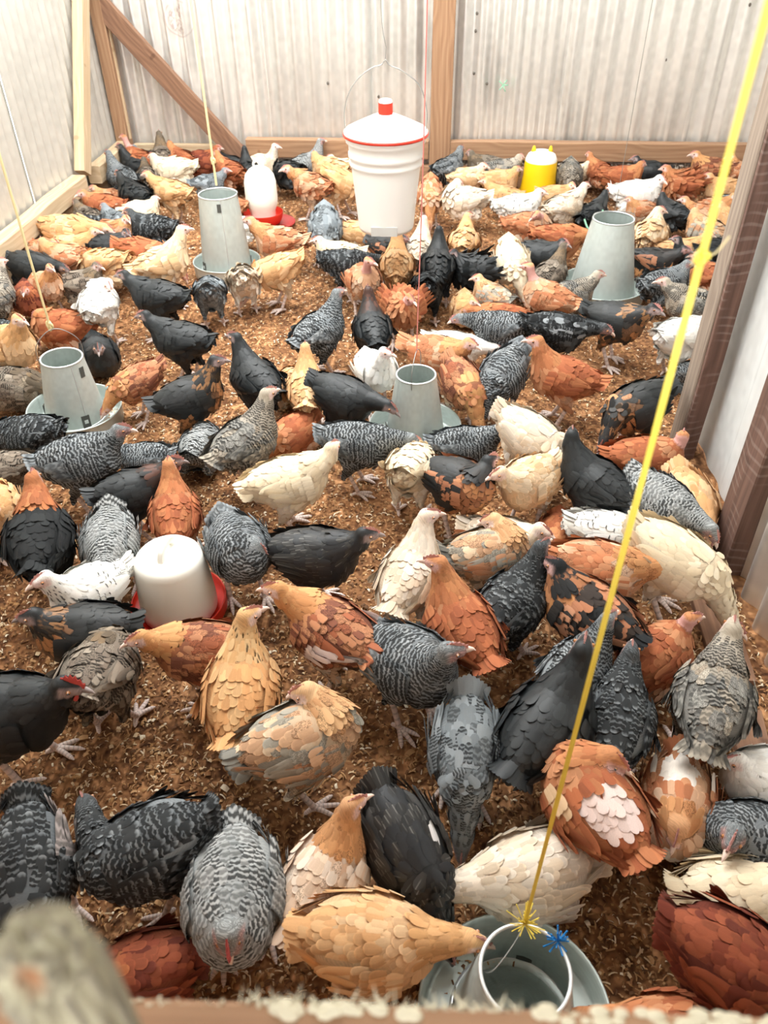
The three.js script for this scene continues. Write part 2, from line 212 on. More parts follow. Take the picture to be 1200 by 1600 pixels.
function chicken(o) {   // o: kind, pose, ny, hy, sit, size, seed, near, naked, frizzle, comb ...
  const rnd = mulberry(o.seed * 7919 + 13), K = KINDS[o.kind], near = o.near, det = near ? 3 : 2, o2 = { step: (rnd() - 0.5) * 0.05, ...o };
  const { bones, head, hd, nk, rot, drop } = skeleton(o2), mat = K.gloss ? matGloss : matPlumage;
  const root = new THREE.Group();
  const bodyBones = bones.filter((b) => b.tag === 'body');
  const S = surface(bones, near > 1 ? 0.0075 : near ? 0.0088 : 0.0115);
  const right = V.nrm(V.cross(hd, [0, 1, 0])), hup = V.cross(right, hd);
  const pcx = rnd() * 50;
  const tint = (c, j = 0.1) => { const k = 1 + (rnd() - 0.5) * 2 * j, w = (rnd() - 0.5) * j * 0.3; return [c[0] * k * (1 + w), c[1] * k, c[2] * k * (1 - w)]; };
  const pick = (a) => a[Math.floor(rnd() * a.length)], dye = {}; const L = (h) => dye[h] ??= soften(lin(h));
  const coh = (p, n) => Math.min(n - 1, Math.floor(clamp((vnoise(p[0] * 30 + pcx, p[1] * 30, p[2] * 30) - 0.5) * 1.1 + 0.5 + (rnd() - 0.5) * 0.55, 0, 0.999) * n));
  const look = (reg, p) => {
    const m = { neck: [K.neck, K.ncell], breast: [K.breast, K.bcell], belly: [K.belly ?? K.breast, K.bcell], thigh: [K.belly ?? K.breast, K.bcell], covert: [K.wing, K.wcell], flight: [K.wing, K.flight], tail: [K.tail, K.flight] }[reg] ?? [];
    const cells = m[1] ?? K.cell, ci = coh(V.add(p, [3, 1, 2]), cells.length), cols = m[0] ?? K.c;
    return [CELL[!near && cells[ci] === 'bar' ? 'barfine' : cells[ci]], L(cols === K.c && K.cd && cells[ci] === 'plain' ? K.cd[1] : cols[coh(p, cols.length)])];
  };
  const baseC = mix3(L(K.base), L((K.cd ?? K.c)[(K.cd ?? K.c).length - 1]), 0.5), headC = L(K.head), faceC = L(o.face ?? K.face), legC = L(o.leg ?? '#ead3c8'), nakedC = L('#d99c90');
  // which bone a surface point belongs to
  const owner = (p) => { let best = 9, who = null, tt = 0; for (const b of bones) { const q = V.sub(p, b.a), t = clamp(V.dot(q, b.d) / b.l2, 0, 1), r = V.sub(q, b.d.map((v) => v * t)), d = V.len(r) - mix(b.ra, b.rb, t); if (d < best) { best = d; who = b; tt = t; } } return [who, tt]; };
  const B = new Buf(), hcell = CELL[K.hcell], who = [];
  S.P.forEach((p, i) => {
    const [b, t] = owner(p); who.push([b, t]);
    const q = V.sub(p, head), fx = V.dot(q, hd), fy = V.dot(q, hup), isHead = b.tag === 'head', isNeck = b.tag.startsWith('neck');
    let c = isHead ? headC : isNeck ? mix3(L(pick(K.neck ?? [K.head])), headC, b.tag === 'neck3' ? 0.8 : 0.3) : baseC, cell = isHead || isNeck ? hcell : CELL.plain;
    if (isHead) { const m = sstep(-0.008, 0.001, fx) * sstep(0.0145, 0.008, fy); c = mix3(c, faceC, m); }
    if (o.naked && (isNeck && b.tag !== 'neck0' || isHead && fy < 0.008)) { c = nakedC; cell = CELL.skin; }
    const cu = (cell % 4) / 4, cv = Math.floor(cell / 4) / 4, tri = (v) => Math.abs((((v % 2) + 2) % 2) - 1);
    B.vert(p, S.G[i], cu + (0.06 + 0.88 * tri((p[0] * 11 + p[2] * 7) * (isHead || isNeck ? 2.6 : 1))) / 4, cv + (0.06 + 0.88 * tri((p[1] * 9 - p[0] * 5) * (isHead || isNeck ? 2.6 : 1))) / 4, c);
  });
  B.i.push(...S.Q);
  // shanks and feet
  if (!o.sit || o.feet) for (const s of [-1, 1]) {
    const st = s > 0 ? o2.step : -o2.step, hock = [-0.032 + st * 0.5, 0.106, s * 0.042], foot = [0.008 + st, 0.011, s * 0.046], yaw = s * 0.12 + (rnd() - 0.5) * 0.3;
    if (o.sit) { hock[1] = 0.03; foot[0] = 0.05; }
    tube(B, [hock, V.add(hock, V.sub(foot, hock), 0.5), V.add(foot, [-0.002, 0.006, 0]), foot], [0.0095, 0.0074, 0.0078, 0.0085], near ? 8 : 5, CELL.scale, legC);
    for (const [a, l] of [[-0.55, 0.052], [0, 0.063], [0.55, 0.052], [2.9, 0.026]]) {
      const d = [Math.cos(yaw + a), 0, Math.sin(yaw + a)];
      tube(B, [V.add(foot, [0, 0.001, 0]), V.add(V.add(foot, d, l * 0.4), [0, 0.0, 0]), V.add(V.add(foot, d, l * 0.82), [0, -0.005, 0]), V.add(V.add(foot, d, l), [0, -0.0085, 0])], [0.0075, 0.0064, 0.0056, 0.0016], near ? 6 : 4, CELL.scale, legC);
    }
  }
  const bodyMesh = B.build('body', mat, root);
  // covering feathers
  const F = new Buf(), order = S.P.map((_, i) => i); for (let i = order.length - 1; i > 0; i--) { const j = Math.floor(rnd() * (i + 1)); [order[i], order[j]] = [order[j], order[i]]; }
  const grid = new Map(), gs = 0.02, taken = (p, r) => { const c = p.map((v) => Math.floor(v / gs)); for (let a = -1; a < 2; a++) for (let b = -1; b < 2; b++) for (let d = -1; d < 2; d++) for (const q of grid.get((c[0] + a) + ',' + (c[1] + b) + ',' + (c[2] + d)) ?? []) if (V.len(V.sub(q, p)) < r) return true; const k = c.join(); grid.has(k) ? grid.get(k).push(p) : grid.set(k, [p]); return false; };
  const grain = near > 1 ? 1 : near ? 1.12 : 1.5, friz = o.frizzle;
  const invRot = (p) => { const pit = -((o2.pitch ?? POSES[o.pose][3]) * D2R * (o.sit ? 0.5 : 1)), dx = p[0] + 0.005, dy = p[1] - 0.165 + drop; return [-0.005 + (dx * Math.cos(pit) - dy * Math.sin(pit)) / 0.93, 0.165 + dx * Math.sin(pit) + dy * Math.cos(pit), p[2]]; };
  for (const i of order) {
    const p = S.P[i], n = S.G[i], [b, t] = who[i]; let reg, f, l, w, r, lift = 0.12, curl = 0.07;
    if (b.tag === 'head') continue;
    if (b.tag.startsWith('neck')) {
      const k = +b.tag[4] + t; if (o.naked && k > 0.7) continue; if (k > 3.6) continue;
      reg = 'neck'; const q = nk[Math.floor(k)], e = nk[Math.min(4, Math.floor(k) + 1)]; f = V.sub(q, e); l = mix(0.043, 0.014, k / 4); w = mix(0.019, 0.009, k / 4); r = mix(0.0115, 0.0062, k / 4);
      if (k < 1 && n[1] < 0.2) { reg = 'breast'; f = V.add(V.nrm(f), [0, -1, 0], 0.8); }
    } else if (b.tag === 'thigh') { reg = 'thigh'; f = o.sit ? [-1, -0.2, 0] : [b.d[0] - 0.02, b.d[1], b.d[2]]; l = 0.026; w = 0.016; r = 0.012; lift = 0.16; }
    else {
      const q = invRot(p); if (q[1] < 0.115 || n[1] < -0.55) { reg = 'belly'; l = 0.038; w = 0.024; r = 0.0145; lift = 0.18; } else if (q[0] > 0.045) { reg = 'breast'; l = 0.032; w = 0.02; r = 0.0115; } else if (q[0] < -0.06) { reg = 'back'; l = 0.037; w = 0.019; r = 0.0115; } else { reg = 'back'; l = 0.034; w = 0.021; r = 0.0115; }
      f = rot(q[0] - 1, q[1] - (reg === 'breast' ? 0.9 : 0.12 + 0.3 * (1 - Math.abs(n[1]))) + (q[0] < -0.07 ? 0.25 : 0), q[2]).map((v, k2) => v - p[k2]); if (reg === 'breast' && n[0] > 0.4) f = [-0.35, -1, 0];
    }
    if (taken(p, r * grain)) continue;
    let [cell, c] = look(reg, p); c = tint(c, 0.065);
    for (const g of o.patch ?? []) if (V.len(V.sub(invRot(p), g)) < g[3]) { c = tint(L(g[4]), 0.08); if (g[5]) cell = CELL[g[5]]; }
    f = V.tan(V.add(V.nrm(f), [rnd() - 0.5, rnd() - 0.5, rnd() - 0.5], friz ? 0.9 : 0.22), n);
    if (friz && reg !== 'belly') { lift = 0.2 + rnd() * 0.5; curl = 0.35 - rnd() * 0.6; l *= 0.8; w *= 0.7; r *= 0.8; }
    feather(F, p, n, f, l * grain * (0.9 + rnd() * 0.25), w * grain * 1.12, lift + (rnd() - 0.5) * 0.12, curl, cell, c, tint(c, 0.06), det);
  }
  F.build('plumage', mat, root);
  // folded wings: a raised shield over the flank, then rows of coverts and long flight feathers
  const hit = (x, yc, phi) => { const d = [0, Math.sin(phi), Math.cos(phi)]; let a = 0, b = 0.12; const P = (t) => rot(x, yc + d[1] * t, d[2] * t); for (let k = 0; k < 14; k++) { const m = (a + b) / 2, q = P(m); field(bodyBones, q[0], q[1], q[2]) < 0 ? a = m : b = m; } return P((a + b) / 2); };
  const hang = (o.wing ?? 0) + (rnd() - 0.5) * 0.12, W1 = new Buf();
  const wpt = (s, v, off) => { const x = mix(0.078, -0.118, s), half = mix(0.62, 0.42, s) * Math.sin(Math.PI * clamp(0.18 + s * 0.78, 0, 1)) ** 0.5, mid = mix(0.0, 0.32, s) - hang * (1 - s * 0.5); const p = hit(x, mix(0.183, 0.196, s), mid - v * half), g = grad(bodyBones, p); return [V.add(p, g, off), g]; };
  const NS = 9, NV = 6, cW = L(pick(K.wing ?? K.c));
  for (let i = 0; i <= NS; i++) for (let j = 0; j <= NV; j++) { const s = i / NS, v = j / NV * 2 - 1, [p, g] = wpt(s, v, mix(-0.004, 0.013, (1 - v ** 6) * (1 - (2 * s - 1) ** 6)) ); W1.vert(p, g, 0.02 + 0.2 * j / NV, 0.02 + 0.2 * i / NS, cW.map((x) => x * 0.9)); }
  for (let i = 0; i < NS; i++) for (let j = 0; j < NV; j++) { const a = i * (NV + 1) + j, c = a + NV + 1; W1.i.push(a, a + 1, c + 1, a, c + 1, c); }
  const wf = (s, v, ls, ww, reg, lift) => { const [p, n] = wpt(s, v, 0.011), [p2] = wpt(Math.min(1, s + 0.12), v * 0.8, 0.011); let [cell, c] = look(reg, p); c = tint(c, 0.065); for (const g of o.patch ?? []) if (V.len(V.sub([invRot(p)[0], invRot(p)[1], Math.abs(p[2])], g)) < g[3]) { c = tint(L(g[4]), 0.08); if (g[5]) cell = CELL[g[5]]; } feather(W1, p, n, V.tan(V.add(V.sub(p2, p), [rnd() - 0.5, rnd() - 0.5, rnd() - 0.5], friz ? 0.02 : 0.004), n), ls, ww, friz ? 0.5 : lift, friz ? -0.2 : lift * 0.5, cell, c, tint(c, 0.06), 3); };
  const rowsC = near ? 5 : 3; for (let a = 0; a < 6; a++) wf(0.62 + a * 0.055, 0.75 - a * 0.2, 0.085 - a * 0.003, 0.015, 'flight', 0.06);
  for (let a = 0; a < 9; a++) wf(0.36 + 0.03 * (a % 2) + 0.012 * a, 0.85 - a * 0.2, 0.082, 0.019, 'flight', 0.1);
  for (let r = rowsC - 1; r >= 0; r--) { const m = near ? 8 : 5; for (let a = 0; a < m; a++) wf(0.05 + 0.33 * r / (rowsC - 1), (a + 0.5 + 0.5 * (r % 2) + (rnd() - 0.5) * 0.4) / m * 1.9 - 0.98, near ? 0.034 : 0.044, near ? 0.02 : 0.028, 'covert', 0.11); }
  const wing = W1.build('wing', mat, root), W2 = new Buf(); W2.p = W1.p.map((v, i) => i % 3 === 2 ? -v : v); W2.n = W1.n.map((v, i) => i % 3 === 2 ? -v : v); W2.t = W1.t; W2.c = W1.c; for (let i = 0; i < W1.i.length; i += 3) W2.i.push(W1.i[i], W1.i[i + 2], W1.i[i + 1]);
  W2.build('wing', mat, root);
  // tail fan
  const T = new Buf(), ta = (o.tail ?? 18) * D2R;
  for (let k = 0; k < 11; k++) for (const lay of k % 2 ? [0] : [0, 1]) {
    const a = (k - 5) / 5, fan = a * 0.5, tip = (o.tailfan ?? 1), f0 = [-Math.cos(ta) * Math.cos(fan * tip), Math.sin(ta) - Math.abs(a) * 0.12, Math.sin(fan * tip)], f = V.nrm(V.sub(rot(f0[0], f0[1] + 0.165, f0[2]), rot(0, 0.165, 0)));
    const p = rot(-0.102 - lay * 0.004, 0.212 + 0.01 * (1 - Math.abs(a)) - lay * 0.01 - Math.abs(a) * 0.014, a * 0.02), n = V.tan(V.nrm([0.1, 1, a * 1.1]), f); let [cell, c] = look('tail', p); c = tint(c, 0.1);
    feather(T, p, n, f, (lay ? 0.054 : 0.072) * (1 - 0.12 * Math.abs(a)) * (o.taillen ?? 1), 0.023, 0.05, 0.05, cell, c, tint(c, 0.06), 3);
  }
  T.build('tail', mat, root);
  // beak, comb, eyes, wattles
  const H = (x, y, z) => V.add(V.add(V.add(head, hd, x * 1.27), hup, y * 1.27), right, z * 1.27), beakC = L(o.beak ?? (K.gloss ? '#8d7d78' : '#e6c8b6'));
  const bk = new Buf(); tube(bk, [H(0.026, 0.0012, 0), H(0.036, 0.0008, 0), H(0.044, -0.0015, 0), H(0.0495, -0.0055, 0)], [0.0078, 0.0062, 0.0038, 0.0006], 8, 0, beakC, 0.9); tube(bk, [H(0.026, -0.004, 0), H(0.036, -0.0042, 0), H(0.043, -0.0058, 0)], [0.0058, 0.0042, 0.0008], 8, 0, beakC.map((v) => v * 0.85), 0.6);
  bk.build('beak', matFlesh, root);
  const cs = o.comb ?? 0.35, cb = new Buf(), cc = L(cs > 0.8 ? '#d8433c' : '#d99186'), nb = 5;
  for (let i = 0; i <= nb * 2; i++) { const x = mix(0.034, -0.004, i / (nb * 2)), hgt = (0.004 + 0.016 * cs * Math.sin(Math.PI * (0.15 + 0.8 * i / (nb * 2)))) * (i % 2 ? 0.55 : 1), yb = mix(0.006, 0.0145, sstep(0.034, 0.012, x)); for (const z of [-0.0018, 0.0018]) { const nn = right.map((v) => v * Math.sign(z)); cb.vert(H(x, yb - 0.004, z * 1.6), nn, 0, 0, cc); cb.vert(H(x, yb + hgt * 0.8, z * 0.6), nn, 0, 0, cc); } }
  for (let i = 0; i < nb * 2; i++) { const a = i * 4, c = a + 4; cb.i.push(a, a + 1, c + 1, a, c + 1, c, a + 2, c + 3, a + 3, a + 2, c + 2, c + 3, a + 1, a + 3, c + 3, a + 1, c + 3, c + 1); }
  cb.build('comb', matFlesh, root);
  if (cs > 0.6) for (const s of [-1, 1]) { const wt = new Buf(); tube(wt, [H(0.024, -0.009, s * 0.005), H(0.023, -0.014, s * 0.006), H(0.021, -0.021, s * 0.006), H(0.02, -0.025, s * 0.006)], [0.002, 0.0045, 0.005, 0.0008], 8, 0, cc); wt.build('wattle', matFlesh, root); }
  const iris = L('#b0713a'), pup = L('#0b0908');
  for (const s of [-1, 1]) { const ey = new Buf(), c = H(0.0125, 0.0035, s * 0.0138), dir = V.nrm(V.add(right.map((v) => v * s), hd, 0.25)); for (const [rr, off, col] of [[0.0047, 0, iris], [0.0034, 0.002, pup]]) { const cen = V.add(c, dir, off); tube(ey, [-1, -0.7, -0.25, 0.25, 0.7, 1].map((k) => V.add(cen, dir, k * rr)), [-1, -0.7, -0.25, 0.25, 0.7, 1].map((k) => Math.sqrt(Math.max(0, 1 - k * k)) * rr + 1e-5), 8, 0, col); } ey.build('eye', matEye, root); }
  root.scale.setScalar(o.size ?? 1);
  return root;
}
const mix3 = (a, b, t) => [mix(a[0], b[0], t), mix(a[1], b[1], t), mix(a[2], b[2], t)];
// ------------------------------------------------------------------ helpers and materials of the shed
const rs = mulberry(20240);
const used = {};
function named(name) { const n = used[name] = (used[name] ?? -1) + 1; return n ? `${name}_${String(n).padStart(3, '0')}` : name; }
function add(o, name, parent = scene) { o.name = parent === scene ? named(name) : name; o.traverse((m) => { if (m.isMesh) m.castShadow = m.receiveShadow = true; }); parent.add(o); return o; }
function thing(name, label, category, group) { const g = new THREE.Group(); g.name = named(name); g.userData = { label, category }; if (group) g.userData.group = group; scene.add(g); return g; }
function tag(o, label, category, group) { Object.assign(o.userData, { label, category }); if (group) o.userData.group = group; return o; }
function tex(w, h, fn, srgb = true) {
  const d = new Uint8Array(w * h * 4);
  for (let y = 0; y < h; y++) for (let x = 0; x < w; x++) { const c = fn(x / w, y / h, x, y), i = (y * w + x) * 4; d[i] = clamp(c[0], 0, 255); d[i + 1] = clamp(c[1], 0, 255); d[i + 2] = clamp(c[2], 0, 255); d[i + 3] = 255; }
  const t = new THREE.DataTexture(d, w, h); t.magFilter = THREE.LinearFilter; t.wrapS = t.wrapT = THREE.RepeatWrapping; if (srgb) t.colorSpace = THREE.SRGBColorSpace; t.needsUpdate = true; return t;
}
const per = (u, v, n, m, k) => { // noise that repeats over the unit square
  const a = (u % 1) * n, b = (v % 1) * m, wx = sstep(0.8, 1, u % 1), wy = sstep(0.8, 1, v % 1);
  const f = (x, y) => vnoise(x, y, k); return mix(mix(f(a, b), f(a - n, b), wx), mix(f(a, b - m), f(a - n, b - m), wx), wy);
};
const hexrgb = (h) => [parseInt(h.slice(1, 3), 16), parseInt(h.slice(3, 5), 16), parseInt(h.slice(5, 7), 16)];
function woodMap(light, dark, k, saw = 0) {
  const a = hexrgb(light), b = hexrgb(dark);
  const fn = (u, v) => { const w = per(u, v, 2, 3, k) * 2.2, g = per(u + w * 0.0, v, 3, 46, k + 1), ring = 0.5 + 0.5 * Math.sin((v * 9 + w + per(u, v, 4, 6, k + 2) * 1.6) * 6.283), st = per(u, v, 8, 140, k + 4);
    let t = 0.35 * g + 0.28 * ring + 0.25 * st; const kn = Math.hypot((u - 0.31) * 5, v - 0.52), kn2 = Math.hypot((u - 0.76) * 5, v - 0.3); t += 0.5 * sstep(0.09, 0.03, kn) + 0.4 * sstep(0.06, 0.02, kn2);
    if (saw) { const s = sstep(0.7, 0.97, 0.5 + 0.5 * Math.sin((u * 30 + v * 1.6 + per(u, v, 6, 4, k + 7) * 1.6) * 6.283)) * sstep(0.35, 0.7, per(u, v, 9, 5, k + 8)); return [0, 1, 2].map((c) => mix(mix(a[c], b[c], clamp(t, 0, 1)), 205, s * saw)); }
    return [0, 1, 2].map((c) => mix(a[c], b[c], clamp(t, 0, 1))); };
  return tex(512, 256, fn);
}
const wood = {
  pale: woodMap('#d6c1a2', '#ae9270', 3), tan: woodMap('#b39070', '#805c42', 11), brown: woodMap('#99745a', '#664837', 21), grey: woodMap('#a8998a', '#6c5d50', 31), saw: woodMap('#7d5f52', '#4e382f', 41, 0.2),
};
const M = {};
for (const k in wood) M[k] = new THREE.MeshStandardMaterial({ name: k + '_timber', map: wood[k], roughness: 0.8, bumpMap: wood[k], bumpScale: 0.0015 });
// galvanised iron: spangle, faint run marks and dull patches that stay where they are
const zinc = (k, stain) => tex(512, 512, (u, v) => { const sp = per(u, v, 60, 60, k), big = per(u, v, 4, 3, k + 1), run = per(u, v, 70, 2, k + 2) * per(u, v, 12, 3, k + 5); const t = 238 + (sp - 0.5) * 14 + (big - 0.5) * 20 - stain * 90 * sstep(0.34, 0.75, run); return [t, t - 1, t - 5]; });
M.sheet = new THREE.MeshStandardMaterial({ name: 'galvanised_sheet', map: zinc(51, 0.25), roughness: 0.34, metalness: 0.75, side: THREE.DoubleSide });
M.sheet2 = new THREE.MeshStandardMaterial({ name: 'weathered_sheet', map: zinc(61, 0.5), roughness: 0.4, metalness: 0.75, side: THREE.DoubleSide });
M.tin = new THREE.MeshStandardMaterial({ name: 'feeder_tin', map: zinc(71, 0.35), color: '#cdd8d7', roughness: 0.42, metalness: 0.3, side: THREE.DoubleSide });
M.pane = new THREE.MeshStandardMaterial({ name: 'pale_sheet', map: zinc(91, 0.2), color: '#f2f7fa', roughness: 0.45, metalness: 0.1, side: THREE.DoubleSide });
M.leftsheet = new THREE.MeshStandardMaterial({ name: 'bright_sheet', color: '#e2e1dd', map: zinc(57, 0.25), roughness: 0.42, metalness: 0.5, side: THREE.DoubleSide });
M.tinrim = new THREE.MeshStandardMaterial({ name: 'rolled_rim', color: '#d9dcdc', roughness: 0.35, metalness: 0.6 });
M.slot = new THREE.MeshStandardMaterial({ name: 'dark_slot', color: '#4a4b46', roughness: 0.8 });
M.wire = new THREE.MeshStandardMaterial({ name: 'wire', color: '#9a9a96', roughness: 0.45, metalness: 0.7 });
M.white = new THREE.MeshPhysicalMaterial({ name: 'white_plastic', color: '#f4f3ee', roughness: 0.38 });
M.cream = new THREE.MeshPhysicalMaterial({ name: 'milky_plastic', color: '#f7f7ee', roughness: 0.42 });
M.red = new THREE.MeshPhysicalMaterial({ name: 'red_plastic', color: '#d8331f', roughness: 0.4 });
M.darkred = new THREE.MeshPhysicalMaterial({ name: 'dark_red_plastic', color: '#9c2320', roughness: 0.4 });
M.yellow = new THREE.MeshPhysicalMaterial({ name: 'yellow_plastic', color: '#f7c815', roughness: 0.4 });
M.twine = new THREE.MeshStandardMaterial({ name: 'cream_twine', color: '#ead9a4', roughness: 0.9 });
M.ribbon = new THREE.MeshStandardMaterial({ name: 'yellow_ribbon', map: tex(64, 256, (u, v) => { const s = (per(u, v, 14, 3, 5) - 0.5) * 26; return [244 + s, 222 + s, 92 + s]; }), roughness: 0.55, side: THREE.DoubleSide });
M.pinktwine = new THREE.MeshStandardMaterial({ name: 'pink_twine', color: '#e48f86', roughness: 0.9 });

// a sawn timber between two points: slightly rounded, a little uneven along its length, grain along it
function timber(a, b, w, h, mat, parent, name, roll = 0, seed = 1) {
  const A = new THREE.Vector3(...a), Bv = new THREE.Vector3(...b), L = A.distanceTo(Bv), n = Math.max(3, Math.ceil(L / 0.12)), c = Math.min(w, h) * 0.06;
  const ring = [[-w / 2 + c, -h / 2], [w / 2 - c, -h / 2], [w / 2, -h / 2 + c], [w / 2, h / 2 - c], [w / 2 - c, h / 2], [-w / 2 + c, h / 2], [-w / 2, h / 2 - c], [-w / 2, -h / 2 + c]];
  const pos = [], uv = [], idx = [], R = ring.length, peri = []; let s = 0; for (let k = 0; k <= R; k++) { peri.push(s); const p = ring[k % R], q = ring[(k + 1) % R]; s += Math.hypot(p[0] - q[0], p[1] - q[1]); }
  for (let i = 0; i <= n; i++) { const x = L * i / n, wx = (vnoise(x * 3, seed * 3.1, 1) - 0.5) * 0.006, wy = (vnoise(x * 3, seed * 5.7, 2) - 0.5) * 0.006; for (let k = 0; k <= R; k++) { const p = ring[k % R]; pos.push(x, p[1] + wy, p[0] + wx); uv.push(x / 0.8 + seed * 0.37, peri[k] / 0.3 + seed * 0.21); } }
  for (let i = 0; i < n; i++) for (let k = 0; k < R; k++) { const p = i * (R + 1) + k, q = p + R + 1; idx.push(p, p + 1, q + 1, p, q + 1, q); }
  for (const [i, f] of [[0, 1], [n, 0]]) { const at = pos.length / 3; for (let k = 0; k < R; k++) { const b0 = (i * (R + 1) + k) * 3; pos.push(pos[b0], pos[b0 + 1], pos[b0 + 2]); uv.push(pos[b0 + 2] * 3, pos[b0 + 1] * 3); } for (let k = 1; k < R - 1; k++) f ? idx.push(at, at + k + 1, at + k) : idx.push(at, at + k, at + k + 1); }
  let g = new THREE.BufferGeometry(); g.setAttribute('position', new THREE.Float32BufferAttribute(pos, 3)); g.setAttribute('uv', new THREE.Float32BufferAttribute(uv, 2)); g.setIndex(idx); g = g.toNonIndexed(); g.computeVertexNormals();
  const m = new THREE.Mesh(g, mat), X = Bv.clone().sub(A).normalize(), Y = Math.abs(X.y) > 0.9 ? new THREE.Vector3(0, 0, 1) : new THREE.Vector3(0, 1, 0), Z = X.clone().cross(Y).normalize(); Y.copy(Z).cross(X);
  m.quaternion.setFromRotationMatrix(new THREE.Matrix4().makeBasis(X, Y, Z)); m.rotateX(roll); m.position.copy(A); return add(m, name, parent);
}
// corrugated iron: a wavy sheet with real thickness; s runs along the wall, y up
function corrugated(len, y0, y1, pitch, depth, mat, place, parent, seed) {
  const per1 = 10, n = Math.ceil(len / pitch * per1), rows = 6, pos = [], uv = [], idx = [], nor = [], T = 0.0012;
  for (const side of [0, 1]) { const base = pos.length / 3; for (let j = 0; j <= rows; j++) for (let i = 0; i <= n; i++) { const s = len * i / n, y = mix(y0, y1, j / rows), ph = s / pitch * 6.28319 + seed, dent = (vnoise(s * 2.2, y * 2.2, seed) - 0.5) * 0.012; const sl = Math.cos(ph) * depth * 3.1416 / pitch * 1; pos.push(s, y, Math.sin(ph) * depth / 2 + dent - side * T); const l = Math.hypot(1, sl) * (side ? -1 : 1); nor.push(-sl / l, 0, 1 / l); uv.push(s / 1.1 + seed * 0.3, y / 1.6 + seed * 0.17); }
    for (let j = 0; j < rows; j++) for (let i = 0; i < n; i++) { const a = base + j * (n + 1) + i, c = a + n + 1; side ? idx.push(a, c + 1, a + 1, a, c, c + 1) : idx.push(a, a + 1, c + 1, a, c + 1, c); } }
  const g = new THREE.BufferGeometry(); g.setAttribute('position', new THREE.Float32BufferAttribute(pos, 3)); g.setAttribute('normal', new THREE.Float32BufferAttribute(nor, 3)); g.setAttribute('uv', new THREE.Float32BufferAttribute(uv, 2)); g.setIndex(idx);
  const m = new THREE.Mesh(g, mat); place(m); return add(m, 'corrugated_sheet', parent);
}
function structure(name) { const g = new THREE.Group(); g.name = name; g.userData.kind = 'structure'; scene.add(g); return g; }
const box = (w, h, d, x, y, z) => new THREE.BoxGeometry(w, h, d).translate(x, y, z);

// ------------------------------------------------------------------ the shed
const XL = -1.95, XR = 1.95, XJ = 0.815, ZB = -4.9, TOP = 2.45;
const floorHeight = (x, z) => (vnoise(x * 2.1 + 9, z * 2.1, 3) - 0.5) * 0.012 + (vnoise(x * 9, z * 9, 4) - 0.5) * 0.007;
{ // littered earth floor
  const NX = 150, NZ = 210, X0 = -2.2, X1 = 2.2, Z0 = -5.1, Z1 = 2.8, pos = [], uv = [], idx = [];
  for (let j = 0; j <= NZ; j++) for (let i = 0; i <= NX; i++) { const x = mix(X0, X1, i / NX), z = mix(Z0, Z1, j / NZ); pos.push(x, floorHeight(x, z), z); uv.push(x / 1.3, z / 1.3); }
  for (let j = 0; j < NZ; j++) for (let i = 0; i < NX; i++) { const a = j * (NX + 1) + i, b = a + NX + 1; idx.push(a, b, a + 1, a + 1, b, b + 1); }
  const g = new THREE.BufferGeometry(); g.setAttribute('position', new THREE.Float32BufferAttribute(pos, 3)); g.setAttribute('uv', new THREE.Float32BufferAttribute(uv, 2)); g.setIndex(idx); g.computeVertexNormals();
  const dirt = tex(1024, 1024, (u, v) => { const big = per(u, v, 5, 5, 81), mid = per(u, v, 40, 40, 82), fine = per(u, v, 170, 170, 83), fl = per(u, v, 95, 60, 84); let c = [mix(104, 158, big * 0.5 + mid * 0.5), mix(69, 109, big * 0.5 + mid * 0.5), mix(40, 68, big * 0.5 + mid * 0.5)]; const k = (fine - 0.5) * 60 + sstep(0.66, 0.8, fl) * 48 - sstep(0.4, 0.24, fl) * 30; return [c[0] + k, c[1] + k * 0.85, c[2] + k * 0.7]; });
  const m = new THREE.Mesh(g, new THREE.MeshStandardMaterial({ name: 'trodden_litter', map: dirt, roughness: 0.95, bumpMap: dirt, bumpScale: 0.006 })); m.userData.kind = 'structure'; add(m, 'floor');
}
